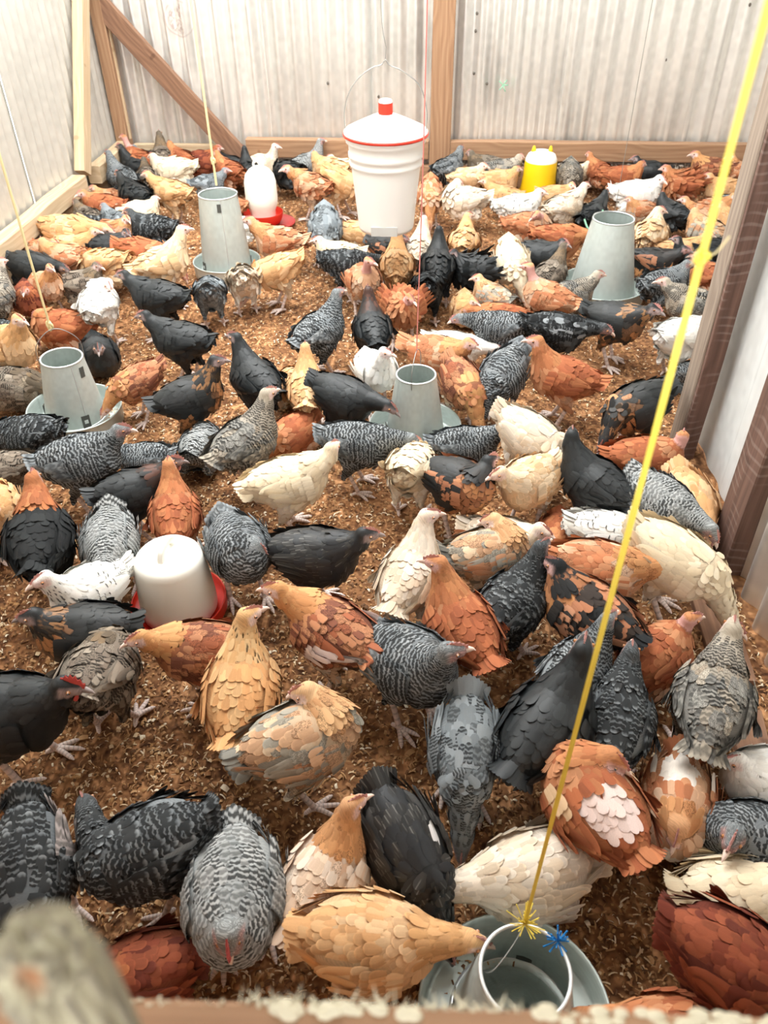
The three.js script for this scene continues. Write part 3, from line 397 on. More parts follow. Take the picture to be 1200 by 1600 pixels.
{ // wood shavings over the floor: nobody could count them
  const flake = (w, l, b) => { const pos = [], idx = []; for (let j = 0; j <= 3; j++) for (const s of [-1, 1]) { const t = j / 3; pos.push(s * w * (0.5 - 0.22 * Math.abs(t - 0.5)), b * Math.sin(Math.PI * t), (t - 0.5) * l); } for (let j = 0; j < 3; j++) { const a = j * 2; idx.push(a, a + 2, a + 1, a + 1, a + 2, a + 3); } const g = new THREE.BufferGeometry(); g.setAttribute('position', new THREE.Float32BufferAttribute(pos, 3)); g.setIndex(idx); g.computeVertexNormals(); return g; };
  const shapes = [[flake(0.0052, 0.0075, 0.002), 64000], [flake(0.0025, 0.012, 0.003), 60000], [flake(0.0095, 0.014, 0.004), 3500]];
  const pal = ['#ab8050', '#8b623c', '#bf9668', '#9b6e46', '#754e30', '#d6bd98', '#644428', '#b1875a'].map((h) => new THREE.Color(h)), pale = new THREE.Color('#eadcc2'), d = new THREE.Object3D();
  for (const [g, n] of shapes) {
    const im = new THREE.InstancedMesh(g, new THREE.MeshStandardMaterial({ name: 'wood_shaving', roughness: 0.85, side: THREE.DoubleSide }), n);
    for (let i = 0; i < n; i++) { const z = -0.25 - 4.55 * rs() ** 1.5, x = mix(-1.85, z < -2.3 ? 1.85 : 0.78, rs()), s = mix(0.55, 1.35, rs()); d.position.set(x, floorHeight(x, z) + 0.001 + rs() * 0.004, z); d.rotation.set((rs() - 0.5) * 0.9, rs() * 6.28, (rs() - 0.5) * 0.9); d.scale.set(s, s, s * mix(0.7, 1.3, rs())); d.updateMatrix(); im.setMatrixAt(i, d.matrix); im.setColorAt(i, rs() < 0.06 ? pale : pal[Math.floor(rs() * pal.length)]); }
    im.userData.kind = 'stuff'; tag(im, 'brown wood shavings scattered over the floor', 'shavings'); add(im, 'wood_shavings');
  }
}
{ // walls of corrugated iron, sheet by sheet
  const back = structure('wall_back');
  for (const [x0, x1, p, d, m, s] of [[-1.95, -1.04, 0.092, 0.03, M.sheet2, 1], [-1.06, -0.42, 0.096, 0.027, M.sheet, 2.1], [-0.45, 0.16, 0.088, 0.024, M.sheet, 3.4], [0.13, 0.62, 0.06, 0.015, M.sheet, 4], [0.6, 1.3, 0.096, 0.03, M.sheet, 5.2], [1.28, 1.97, 0.096, 0.034, M.sheet2, 6]]) corrugated(x1 - x0, 0, TOP, p, d, m, (o) => o.position.set(x0, 0, ZB - 0.016 + (s % 2) * 0.004), back, s);
  const left = structure('wall_left');
  for (const [z0, z1, p, d, m, s] of [[-4.9, -3.7, 0.074, 0.022, M.leftsheet, 1.2], [-3.72, -2.5, 0.074, 0.02, M.leftsheet, 2.7], [-2.52, -1.3, 0.076, 0.02, M.leftsheet, 3.1], [-1.32, 2.6, 0.076, 0.013, M.sheet, 4.4]]) corrugated(z1 - z0, 0, TOP, p, d, m, (o) => { o.rotation.y = Math.PI / 2; o.position.set(XL - 0.02 + (s % 2) * 0.004, 0, z1); }, left, s);
  const right = structure('wall_right');
  for (const [z0, z1, p, d, m, s] of [[-1.62, 2.6, 0.11, 0.035, M.sheet2, 0.4], [-2.2, -1.58, 0.15, 0.008, M.pane, 2.2]]) corrugated(z1 - z0, 0, TOP, p, d, m, (o) => { o.rotation.y = -Math.PI / 2; o.position.set(XJ + (s > 1 ? 0.03 : -0.012), 0, z0); }, right, s);
  corrugated(XR - XJ - 0.03, 0, TOP, 0.09, 0.015, M.sheet, (o) => { o.rotation.y = Math.PI; o.position.set(XR, 0, -2.22); }, right, 7);
  corrugated(2.7, 0, TOP, 0.09, 0.016, M.sheet2, (o) => { o.rotation.y = -Math.PI / 2; o.position.set(XR + 0.01, 0, -4.92); }, right, 8);
}
{ // roof: solid strips and clear sheets between them
  const roof = structure('ceiling');
  for (const [z0, z1] of [[2.6, -1.6], [-4.45, -5.0]]) { const m = new THREE.Mesh(box(4.1, 0.05, z0 - z1, 0, TOP + 0.025, (z0 + z1) / 2), M.sheet); add(m, 'roof_sheet', roof); }
  for (const [x0, x1] of [[-2.05, -1.8], [0.55, 2.05]]) add(new THREE.Mesh(box(x1 - x0, 0.05, 2.85, (x0 + x1) / 2, TOP + 0.025, -3.025), M.sheet), 'roof_sheet', roof);
  const clear = new THREE.MeshPhysicalMaterial({ name: 'clear_roof_sheet', color: '#fbfaf4', transmission: 1, thickness: 0, roughness: 0.02, ior: 1.3 });
  for (const [z0, z1] of [[-1.6, -4.45]]) { const g = new THREE.PlaneGeometry(2.35, z0 - z1); g.rotateX(-Math.PI / 2); add(new THREE.Mesh(g, clear), 'clear_sheet', roof).position.set(-0.625, TOP + 0.03, (z0 + z1) / 2); }
  for (const z of [-1.2, -2.55, -3.6]) timber([-1.95, TOP - 0.05, z], [1.95, TOP - 0.05, z], 0.05, 0.09, M.tan, roof, 'rafter', 0, z);
}
// ------------------------------------------------------------------ timbers on the walls
{
  const back = scene.getObjectByName('wall_back'), left = scene.getObjectByName('wall_left'), right = scene.getObjectByName('wall_right');
  const post = (a, b, w, h, m, nm, lab, cat, roll, seed) => { const o = timber(a, b, w, h, m, scene, nm, roll, seed); o.userData.label = lab; o.userData.category = cat; return o; };
  post([-1.91, 0, -4.832], [-1.91, TOP, -4.832], 0.07, 0.085, M.tan, 'timber_post', 'brown corner post where the left and back walls meet', 'post', 0, 1);
  post([-1.875, 0.24, -4.8325], [-1.875, TOP, -4.8325], 0.012, 0.02, M.pale, 'timber_batten', 'thin pale batten nailed up the corner post', 'batten', 0, 2);
  post([-1.905, 0.235, -4.17], [-1.905, 1.36, -4.86], 0.09, 0.055, M.pale, 'diagonal_brace', 'pale leaning timber brace on the left wall', 'brace', Math.PI / 2, 3);
  post([-1.22, 0.155, -4.81], [-1.93, 0.955, -4.81], 0.045, 0.1, M.brown, 'diagonal_brace', 'brown diagonal timber brace on the back wall', 'brace', 0, 4);
  post([-0.0605, 0, -4.838], [-0.0605, TOP, -4.838], 0.118, 0.05, M.tan, 'timber_post', 'knotty square post in the middle of the back wall', 'post', 0, 5);
  post([-1.185, 0.2, -4.845], [-0.125, 0.2, -4.845], 0.06, 0.1, M.tan, 'timber_rail', 'upper timber rail along the back wall left of the middle post', 'rail', 0, 6);
  post([0.0, 0.2, -4.845], [1.93, 0.2, -4.845], 0.06, 0.1, M.tan, 'timber_rail', 'upper timber rail along the back wall right of the middle post', 'rail', 0, 7);
  post([-1.86, 0.06, -4.835], [1.93, 0.06, -4.835], 0.05, 0.11, M.tan, 'timber_rail', 'lower timber rail along the foot of the back wall', 'rail', 0, 8);
  post([-1.86, 0.185, -4.85], [-1.25, 0.185, -4.85], 0.035, 0.05, M.pale, 'timber_rail', 'short pale rail under the diagonal brace in the left corner', 'rail', 0, 9);
  post([-1.91, 0.2, -4.12], [-1.91, 0.2, 0.1], 0.075, 0.085, M.pale, 'timber_rail', 'long pale upper rail along the left wall', 'rail', 0, 10);
  post([-1.932, 0.067, -4.46], [-1.932, 0.067, -3.72], 0.035, 0.13, M.pale, 'timber_plank', 'pale plank below the left rail nearest the corner', 'plank', 0, 11);
  post([-1.93, 0.062, -3.68], [-1.93, 0.062, 0.1], 0.035, 0.12, M.pale, 'timber_plank', 'rough ended plank at the foot of the left wall', 'plank', 0, 12);
  post([-1.905, 0.19, -4.79], [-1.905, 0.19, -4.3], 0.07, 0.09, M.pale, 'timber_rail', 'short pale rail between the leaning brace and the corner post', 'rail', 0, 13);
  post([0.782, 0, -2.17], [0.782, TOP, -2.17], 0.052, 0.1, M.grey, 'timber_post', 'long weathered post with saw marks, crossing the right side of the photo', 'post', 0, 14);
  // the darker sawn face of that post, a board nailed to its front
  post([0.784, 0, -2.11], [0.784, TOP, -2.11], 0.05, 0.018, M.saw, 'timber_board', 'dark saw-marked board on the front face of the long right post', 'board', 0, 15);
  post([0.80, 0, -1.635], [0.80, TOP, -1.635], 0.075, 0.13, M.saw, 'timber_post', 'brown saw-scored post near the right edge', 'post', 0, 16);
  const b1 = timber([0.70, 0.012, -1.5], [0.70, 0.012, -1.2], 0.09, 0.022, M.brown, scene, 'floor_board', 0, 17); tag(b1, 'brown floor board by the right wall, in front of the cream buff hen', 'board');
  const b2 = timber([0.695, 0.012, -1.12], [0.665, 0.012, -0.78], 0.07, 0.022, M.brown, scene, 'floor_board', 0, 18); tag(b2, 'narrow floor board along the right wall beside the walking hen', 'board');
  // crumbly mortar and chaff caught in the gap between the back rails
  const cr = []; for (let i = 0; i < 260; i++) { const g = new THREE.IcosahedronGeometry(mix(0.004, 0.014, rs() ** 2), 0); g.scale(1, 0.6, 1).rotateY(rs() * 6).translate(mix(0.02, 1.9, rs()), mix(0.117, 0.135, rs()), -4.83 - rs() * 0.03); cr.push(g); }
  const crumbs = new THREE.Mesh(mergeGeometries(cr), new THREE.MeshStandardMaterial({ name: 'crumbs', color: '#cfc6b8', roughness: 0.9 })); crumbs.userData.kind = 'stuff'; tag(crumbs, 'grey crumbs and chaff lying on the lower back rail', 'crumbs'); add(crumbs, 'rail_crumbs');
}
// ------------------------------------------------------------------ front board in front of the lens
{
  const o = timber([-1.93, 0.995, -0.032], [0.8, 0.995, -0.155], 0.05, 0.05, M.tan, scene, 'front_rail', 0, 21); tag(o, 'out of focus front board with a frayed pale edge at the bottom of the photo', 'rail');
  const front = structure('wall_front');
  for (let k = 0; k < 5; k++) timber([-1.93, 0.1 + k * 0.195, -0.02], [0.8, 0.1 + k * 0.195, -0.143], 0.022, 0.185, M.tan, front, 'plank', 0, 30 + k);
  // frayed fibres and lint along its inner edge
  const fr = [], N = 330; for (let i = 0; i < N; i++) { const x = mix(-0.3, 0.3, rs()), tuft = vnoise(x * 26, 4, 1), L = mix(0.002, 0.009, rs()) * mix(0.15, 1.3, sstep(0.5, 0.85, tuft)); const g = new THREE.ConeGeometry(mix(0.0005, 0.0016, rs()), L, 4); g.translate(0, L / 2, 0).rotateX(-0.9 - rs() * 0.9).rotateZ((rs() - 0.5) * 1.4).rotateY((rs() - 0.5) * 2).translate(x, 1.019 + rs() * 0.001, -0.1395 - (x + 0.1) * 0.045 + (rs() - 0.5) * 0.004); fr.push(g); }
  for (let i = 0; i < 80; i++) { const x = [-0.055, -0.02, 0.08, 0.13, 0.165, 0.19][i % 6] + (rs() - 0.5) * 0.04, g = new THREE.IcosahedronGeometry(mix(0.0012, 0.0035, rs()), 1); g.scale(1.6, 0.8, 1).translate(x, 1.02 + rs() * 0.002, -0.1385 - (x + 0.1) * 0.045 + (rs() - 0.5) * 0.006); fr.push(g); }
  const lint = new THREE.Mesh(mergeGeometries(fr.map((g) => (g.index ? g.toNonIndexed() : g))), new THREE.MeshStandardMaterial({ name: 'wood_lint', color: '#cfc7ae', roughness: 1 })); lint.userData.kind = 'stuff'; tag(lint, 'pale frayed wood fibres along the front board', 'fibres'); add(lint, 'wood_fibres');
  // splintered end of a broken upright, very near the lens
  const g = new THREE.IcosahedronGeometry(1, 24), p = g.attributes.position, col = [], pale = lin('#a39d84'), core = lin('#8a5c3a'), grey = lin('#7a7363');
  for (let i = 0; i < p.count; i++) { const v = new THREE.Vector3().fromBufferAttribute(p, i), n1 = vnoise(v.x * 2.2 + 5, v.y * 2.2, v.z * 2.2 + 3), n2 = vnoise(v.x * 7, v.y * 7 + 9, v.z * 7), k = 0.72 + 0.45 * n1 + 0.22 * n2, low = Math.max(0, -v.y); const d = Math.hypot(v.x - 0.12, v.y - 0.45, v.z - 0.6), h = sstep(0.46, 0.22, d); p.setXYZ(i, v.x * k * (0.0125 + 0.005 * low), v.y * k * (v.y < 0 ? 0.22 : 0.019), v.z * k * 0.012 * (1 - h * 0.25)); const c = mix3(mix3(pale, grey, sstep(0.35, 0.75, n2)), core, h); col.push(...c); }
  g.setAttribute('color', new THREE.Float32BufferAttribute(col, 3)); g.computeVertexNormals();
  const st = new THREE.Mesh(g, new THREE.MeshStandardMaterial({ name: 'splintered_wood', vertexColors: true, roughness: 0.95 })); st.position.set(-0.105, 1.208, -0.085); tag(st, 'blurred splintered wooden stump on the front board, bottom left', 'stump'); add(st, 'splintered_stump');
}
// ------------------------------------------------------------------ feeders, drinkers, bucket
const lathe = (pts, mat, parent, name, seg = 48) => { const m = new THREE.Mesh(new THREE.LatheGeometry(pts.map(([x, y]) => new THREE.Vector2(x, y)), seg), mat); return add(m, name, parent); };
const curveTube = (pts, r, mat, parent, name, seg = 24, rad = 6) => add(new THREE.Mesh(new THREE.TubeGeometry(new THREE.CatmullRomCurve3(pts.map((p) => new THREE.Vector3(...p))), seg, r, rad), mat), name, parent);
function feeder(x, z, o, label) {
  const f = thing('tube_feeder', label, 'feeder'); f.position.set(x, 0.004, z);
  const { rt, rb, h, pan, tilt = [0, 0], turn = 0, gap = 0.014 } = o, y0 = 0.012;
  f.rotation.set(tilt[0], turn, tilt[1]);
  lathe([[0.001, 0], [pan * 0.94, 0], [pan * 0.99, 0.008], [pan, 0.03], [pan, 0.062], [pan + 0.003, 0.0645], [pan + 0.003, 0.068], [pan - 0.001, 0.0685], [pan - 0.003, 0.06], [pan - 0.003, 0.03], [pan * 0.97, 0.009], [pan * 0.92, 0.0035], [0.001, 0.0035]], M.tin, f, 'pan', 64);
  lathe([[rb, y0 + gap], [rb - 0.001, y0 + gap - 0.001], [rt - 0.001, h], [rt, h], [rb, y0 + gap + 0.001]].slice(1, 3).concat([[rt + 0.0012, h], [rb + 0.0012, y0 + gap]]), M.tin, f, 'hopper', 56);
  lathe([[rb - 0.002, y0 + gap - 0.003], [rb + 0.004, y0 + gap - 0.002], [rb + 0.004, y0 + gap + 0.012], [rb - 0.002, y0 + gap + 0.012]], M.tinrim, f, 'hopper_skirt', 56);
  const rim = new THREE.Mesh(new THREE.TorusGeometry(rt, 0.0032, 8, 56).rotateX(Math.PI / 2).translate(0, h, 0), M.tinrim); add(rim, 'rim', f);
  lathe([[0.001, y0 + 0.05], [rb * 0.5, y0 + 0.03], [rb * 0.92, y0 - 0.004]], M.tin, f, 'spreader_cone', 40);
  const at = (a, y, off = 0.0016) => { const r = mix(rb, rt, (y - y0 - gap) / (h - y0 - gap)) + off; return [Math.sin(a) * r, y, Math.cos(a) * r]; };
  const seam = []; for (let k = 0; k <= 6; k++) seam.push(at(o.seam ?? 0.3, mix(y0 + gap + 0.01, h - 0.003, k / 6), 0.001)); curveTube(seam, 0.0014, M.tinrim, f, 'seam', 10, 5);
  for (const a of o.slots ?? [0.1, 2.3, 4.4]) { const [px, py, pz] = at(a, y0 + gap + 0.028, 0.0015); const m = add(new THREE.Mesh(box(0.026, 0.042, 0.003, 0, 0.004, 0), M.slot), 'adjuster_slot', f); m.position.set(px, py, pz); m.rotation.y = a; m.rotation.x = -Math.atan2(rb - rt, h); add(new THREE.Mesh(box(0.012, 0.012, 0.004, 0, 0.004, 0.001), M.tinrim), 'adjuster_tab', m); }
  if (o.clip !== undefined) { const [px, py, pz] = at(o.clip, h - 0.035, 0.002); const m = add(new THREE.Mesh(box(0.017, 0.034, 0.003, 0, 0, 0), M.slot), 'wire_clip', f); m.position.set(px, py, pz); m.rotation.y = o.clip; m.rotation.x = -Math.atan2(rb - rt, h); }
  if (o.bail) { const b = o.bail, bx = rt + 0.004; curveTube([[-bx, h - 0.02, 0], [-bx * 0.95, h + b * 0.5, 0], [-bx * 0.35, h + b * 0.93, 0], [0, h + b, 0], [bx * 0.35, h + b * 0.93, 0], [bx * 0.95, h + b * 0.5, 0], [bx, h - 0.02, 0]], 0.0013, M.wire, f, 'bail', 40); }
  return f;
}
feeder(-1.215, -2.17, { rt: 0.064, rb: 0.098, h: 0.25, pan: 0.15, turn: 0.5, tilt: [0.03, -0.04], slots: [0.25, 2.3, 4.4], clip: 0.75, bail: 0.1 }, 'small galvanised feeder with wide pan and wire bail on the left');
feeder(-1.0, -3.46, { rt: 0.083, rb: 0.112, h: 0.36, pan: 0.15, seam: 0.35, turn: 0, slots: [1.8, 3.6, 5.4], clip: 0.25, bail: 0.02 }, 'tall galvanised feeder cone among hens left of the bottle drinker');
feeder(-0.075, -2.14, { rt: 0.06, rb: 0.094, h: 0.245, pan: 0.145, turn: 1.4, slots: [1.8, 3.6, 5.4], bail: 0.08 }, 'small galvanised feeder in the middle of the flock');
feeder(0.675, -3.3, { rt: 0.082, rb: 0.138, h: 0.34, pan: 0.18, seam: 2.5, turn: 0, slots: [1.9, 3.4, 5.2], bail: 0.03 }, 'tall galvanised feeder cone with round pan on the right');
const fE = feeder(0.157, -0.47, { rt: 0.064, rb: 0.098, h: 0.225, pan: 0.148, turn: 0, seam: -0.2, slots: [0.6, 2.9, 4.6] }, 'galvanised feeder seen into from above at the front board');
{ const bl = new THREE.Mesh(mergeGeometries(Array.from({ length: 26 }, () => { const L = mix(0.01, 0.024, rs()), g = new THREE.CylinderGeometry(0.0014, 0.0009, L, 4); return g.translate(0, L / 2, 0).rotateX(mix(-1.8, 1.8, rs())).rotateY(rs() * 6.28); })), new THREE.MeshStandardMaterial({ name: 'blue_twine', color: '#1f7fc4', roughness: 0.9 })); bl.position.set(0.157 + 0.05, 0.232, -0.47 - 0.044); tag(bl, 'blue twine knot on the rim of the front feeder', 'twine'); add(bl, 'twine_knot');
  const dr = new THREE.Mesh(new THREE.CapsuleGeometry(0.008, 0.035, 4, 8).rotateZ(1.57).rotateY(-1.05).scale(1, 0.5, 1), new THREE.MeshStandardMaterial({ name: 'dried_dung', color: '#5b4a3a', roughness: 0.95 })); dr.position.set(0.157 + 0.117, 0.013, -0.47 + 0.02); tag(dr, 'brown dropping lying in the pan of the front feeder', 'dropping'); add(dr, 'dropping'); }
// strings and the yellow ribbon they hang from
function ribbon(pts, w, mat, name, label, twist) {
  const c = new THREE.CatmullRomCurve3(pts.map((p) => new THREE.Vector3(...p))), n = 60, pos = [], uv = [], idx = [];
  for (let i = 0; i <= n; i++) { const p = c.getPoint(i / n), a = twist(i / n), ww = w * (0.85 + 0.3 * vnoise(i * 0.4, 3, 1)), sx = Math.cos(a) * ww / 2, sz = Math.sin(a) * ww / 2, t = 0.0006, nx = -Math.sin(a) * t, nz = Math.cos(a) * t; for (const [k, m] of [[-1, 1], [1, 1], [1, -1], [-1, -1]]) { pos.push(p.x + sx * k + nx * m, p.y, p.z + sz * k + nz * m); uv.push(k * 0.5 + 0.5, i / 12); } }
  for (let i = 0; i < n; i++) for (let k = 0; k < 4; k++) { const a = i * 4 + k, b = i * 4 + (k + 1) % 4; idx.push(a, b, b + 4, a, b + 4, a + 4); }
  let g = new THREE.BufferGeometry(); g.setAttribute('position', new THREE.Float32BufferAttribute(pos, 3)); g.setAttribute('uv', new THREE.Float32BufferAttribute(uv, 2)); g.setIndex(idx); g = g.toNonIndexed(); g.computeVertexNormals();
  const m = new THREE.Mesh(g, mat), t = thing(name, label, 'ribbon'); add(m, 'band', t); return t;
}
{
  const ex = 0.158, ez = -0.528;
  const rb = ribbon([[ex, 0.25, ez], [ex + 0.008, 0.9, ez - 0.002], [ex + 0.012, 1.25, ez], [ex + 0.016, 1.6, ez], [ex + 0.024, TOP, ez]], 0.005, M.ribbon, 'yellow_ribbon', 'taut yellow plastic ribbon holding up the front feeder', (t) => 0.25 + Math.sin(t * 3) * 0.15);
  const kn = new THREE.Mesh(new THREE.TorusKnotGeometry(0.003, 0.0018, 60, 6), M.ribbon); kn.position.set(ex + 0.012, 1.249, ez); add(kn, 'knot', rb);
  curveTube([[ex + 0.012, 1.249, ez], [ex + 0.019, 1.252, ez + 0.002], [ex + 0.024, 1.258, ez], [ex + 0.027, 1.262, ez - 0.002]], 0.0006, M.twine, rb, 'loose_end'); curveTube([[ex + 0.012, 1.249, ez], [ex + 0.007, 1.253, ez + 0.002], [ex + 0.0065, 1.243, ez]], 0.0005, M.twine, rb, 'loose_end');
  const fz = mergeGeometries(Array.from({ length: 60 }, () => { const L = mix(0.012, 0.034, rs()), g = new THREE.CylinderGeometry(0.0009, 0.0004, L, 4); return g.translate(0, L / 2, 0).rotateX(mix(-1.4, 1.4, rs())).rotateY(rs() * 6.28).translate(ex, 0.246, ez); })); add(new THREE.Mesh(fz, M.ribbon), 'frayed_tuft', rb).userData.kind = 'stuff';
  const w = thing('hanging_wire', 'thin wire hooked from the yellow ribbon into the front feeder', 'wire'); curveTube([[ex, 0.246, ez], [ex - 0.02, 0.236, ez + 0.03], [ex - 0.05, 0.222, ez + 0.06], [ex - 0.0645, 0.205, ez + 0.05]], 0.001, M.wire, w, 'strand');
  const str = (pts, r, m, label, tuft) => { const t = thing('hanging_string', label, 'string'); curveTube(pts, r, m, t, 'strand', 30, 6); if (tuft) { const k = add(new THREE.Mesh(new THREE.TorusKnotGeometry(0.006, 0.0035, 40, 6), m), 'knot', t); k.position.set(...tuft); k.scale.y = 1.6; } return t; };
  str([[-1.215, 0.36, -2.17], [-1.213, 1.2, -2.172], [-1.21, TOP, -2.17]], 0.0042, M.twine, 'cream string above the small left feeder', [-1.215, 0.362, -2.17]);
  str([[-1.0, 0.4, -3.46], [-1.002, 1.2, -3.46], [-1.005, TOP, -3.46]], 0.0048, M.twine, 'yellowish string above the tall left feeder cone', [-1.0, 0.5, -3.46]);
  str([[-0.075, 0.325, -2.14], [-0.072, 0.55, -2.14], [-0.068, 0.9, -2.14], [-0.066, TOP, -2.14]], 0.0018, M.pinktwine, 'thin pink string above the middle feeder');
  str([[0.675, 0.37, -3.3], [0.678, 1.2, -3.3], [0.68, TOP, -3.3]], 0.0011, M.wire, 'thin wire above the tall right feeder cone');
  str([[-1.93, 0.95, -1.55], [-1.9, 1.3, -1.7], [-1.88, TOP, -1.75]], 0.0012, M.twine, 'faint cream string hanging along the left wall');
}
function roundDrinker(x, z) {   // near, milky bell over a red dish
  const t = thing('round_drinker', 'round milky white drinker with a top handle on a red dish', 'drinker'); t.position.set(x, 0.004, z);
  lathe([[0.001, 0], [0.112, 0], [0.118, 0.006], [0.118, 0.034], [0.116, 0.037], [0.113, 0.034], [0.112, 0.008], [0.001, 0.006]], M.red, t, 'dish', 56);
  lathe([[0.09, 0.012], [0.094, 0.014], [0.0935, 0.05], [0.089, 0.115], [0.083, 0.165], [0.079, 0.178], [0.07, 0.188], [0.05, 0.193], [0.001, 0.194]], M.cream, t, 'bell', 64);
  const s = new THREE.Shape(); s.moveTo(-0.04, 0); s.quadraticCurveTo(-0.036, 0.03, -0.012, 0.034); s.lineTo(0.012, 0.034); s.quadraticCurveTo(0.036, 0.03, 0.04, 0); s.lineTo(0.029, 0); s.quadraticCurveTo(0.026, 0.02, 0.008, 0.023); s.lineTo(-0.008, 0.023); s.quadraticCurveTo(-0.026, 0.02, -0.029, 0); s.closePath();
  const h = add(new THREE.Mesh(new THREE.ExtrudeGeometry(s, { depth: 0.009, bevelEnabled: true, bevelSize: 0.002, bevelThickness: 0.002, bevelSegments: 2 }).translate(0, 0, -0.0045), M.cream), 'handle', t); h.position.y = 0.191; h.rotation.y = 1.45;
}
roundDrinker(-0.63, -1.345);
{
  const t = thing('bottle_drinker', 'white bottle drinker in a bright red dish at the back', 'drinker'); t.position.set(-0.955, 0.03, -4.09);
  lathe([[0.001, 0.02], [0.06, 0.02], [0.064, 0.03], [0.066, 0.06], [0.079, 0.09], [0.082, 0.12], [0.081, 0.2], [0.072, 0.235], [0.05, 0.26], [0.03, 0.272], [0.001, 0.274]], M.cream, t, 'bottle', 48);
  lathe([[0.001, 0], [0.088, 0], [0.098, 0.02], [0.104, 0.05], [0.102, 0.052], [0.094, 0.022], [0.08, 0.012], [0.001, 0.012]], M.red, t, 'dish', 48);
  for (const s of [-1, 1]) curveTube([[s * 0.02, 0.268, 0], [s * 0.024, 0.29, 0], [0, 0.305, 0]], 0.006, M.cream, t, 'handle', 12);
  const u = thing('red_saucer', 'dark red saucer under the white bottle drinker', 'saucer'); u.position.set(-0.92, 0.004, -4.09); lathe([[0.001, 0], [0.1, 0], [0.125, 0.016], [0.13, 0.026], [0.127, 0.027], [0.118, 0.018], [0.001, 0.006]], M.darkred, u, 'saucer', 48);
}
{
  const t = thing('yellow_drinker', 'bright yellow drinker with a white top by the back rail', 'drinker'); t.position.set(0.5, 0.004, -4.62);
  lathe([[0.001, 0], [0.12, 0], [0.125, 0.03], [0.12, 0.032], [0.108, 0.012], [0.001, 0.01]], M.yellow, t, 'dish', 48);
  lathe([[0.1, 0.012], [0.104, 0.03], [0.101, 0.034], [0.1, 0.06], [0.097, 0.064], [0.09, 0.13], [0.088, 0.2], [0.083, 0.206]], M.yellow, t, 'body', 48);
  lathe([[0.086, 0.2], [0.084, 0.216], [0.074, 0.236], [0.05, 0.252], [0.001, 0.258]], M.white, t, 'cap', 48);
  for (const s of [-1, 1]) { const k = lathe([[0.001, 0.03], [0.006, 0.028], [0.011, 0.012], [0.014, 0], [0.001, 0]], M.yellow, t, 'lug', 16); k.position.set(s * 0.045, 0.25, 0); }
}
{
  const t = thing('bucket_drinker', 'white hanging bucket drinker with red-trimmed lid and red cap', 'bucket'); t.position.set(-0.238, 0.36, -3.1);
  lathe([[0.001, 0.004], [0.085, 0.004], [0.088, 0], [0.104, 0], [0.108, 0.012], [0.112, 0.06], [0.13, 0.235], [0.136, 0.237], [0.1365, 0.248], [0.133, 0.25], [0.134, 0.265], [0.14, 0.267], [0.1405, 0.28], [0.137, 0.282], [0.139, 0.315], [0.148, 0.318], [0.149, 0.345], [0.14, 0.35]], M.white, t, 'pail', 72);
  add(new THREE.Mesh(new THREE.TorusGeometry(0.1525, 0.0055, 10, 72).rotateX(Math.PI / 2).translate(0, 0.342, 0), M.red), 'lid_trim', t);
  lathe([[0.154, 0.344], [0.154, 0.352], [0.145, 0.36], [0.09, 0.385], [0.05, 0.402], [0.028, 0.408], [0.001, 0.409]], M.white, t, 'lid', 72);
  lathe([[0.026, 0.404], [0.026, 0.444], [0.022, 0.446], [0.001, 0.446]], M.red, t, 'cap', 32); lathe([[0.024, 0.445], [0.0235, 0.452], [0.019, 0.456], [0.001, 0.457]], M.white, t, 'cap_top', 32);
  for (const a of [0, 1.05, 2.1, 3.14, 4.19, 5.24]) { const n = new THREE.Group(); lathe([[0.008, 0.0], [0.008, -0.012], [0.001, -0.013]], M.red, n, 'nipple_body', 16); n.children[0].position.set(Math.sin(a) * 0.07, 0.004, Math.cos(a) * 0.07); const m = n.children[0]; m.name = 'drinking_nipple'; t.add(m); }
  const notch = new THREE.MeshStandardMaterial({ name: 'grey_outlet', color: '#c9c9c4', roughness: 0.5 }); add(new THREE.Mesh(box(0.1, 0.034, 0.006, 0, 0.02, 0.1075), notch), 'outlet_recess', t).rotation.x = 0.0;
  curveTube([[-0.146, 0.33, 0], [-0.148, 0.42, 0], [-0.115, 0.5, 0], [-0.05, 0.553, 0], [-0.012, 0.565, 0], [0, 0.58, 0], [0.012, 0.565, 0], [0.06, 0.545, 0], [0.12, 0.5, 0], [0.148, 0.42, 0], [0.146, 0.33, 0]], 0.0022, M.wire, t, 'handle', 64);
  for (const s of [-1, 1]) add(new THREE.Mesh(new THREE.SphereGeometry(0.008, 10, 8).translate(s * 0.147, 0.332, 0), M.white), 'handle_ear', t);
  const w = thing('hanging_wire', 'thin bent wire rising from the bucket handle to the roof', 'wire'); w.position.set(-0.238, 0.36, -3.1); curveTube([[0, 0.578, 0], [0.004, 0.61, 0], [-0.003, 0.64, 0], [-0.012, 0.7, 0], [-0.01, 1.1, 0], [-0.014, TOP - 0.3, 0]], 0.0012, M.wire, w, 'strand', 40);
}
{ const m = new THREE.Mesh(new THREE.IcosahedronGeometry(0.016, 2), new THREE.MeshStandardMaterial({ name: 'pale_dropping', color: '#c9ccc8', roughness: 0.9 })); const p = m.geometry.attributes.position; for (let i = 0; i < p.count; i++) { const k = 0.7 + 0.6 * vnoise(p.getX(i) * 90, p.getY(i) * 90, p.getZ(i) * 90); p.setXYZ(i, p.getX(i) * k, p.getY(i) * k * 0.6, p.getZ(i) * k); } m.geometry.computeVertexNormals(); m.position.set(0.105, 0.012, -0.83); tag(m, 'small pale grey dropping beside the slate grey pecking hen', 'dropping'); add(m, 'dropping'); }

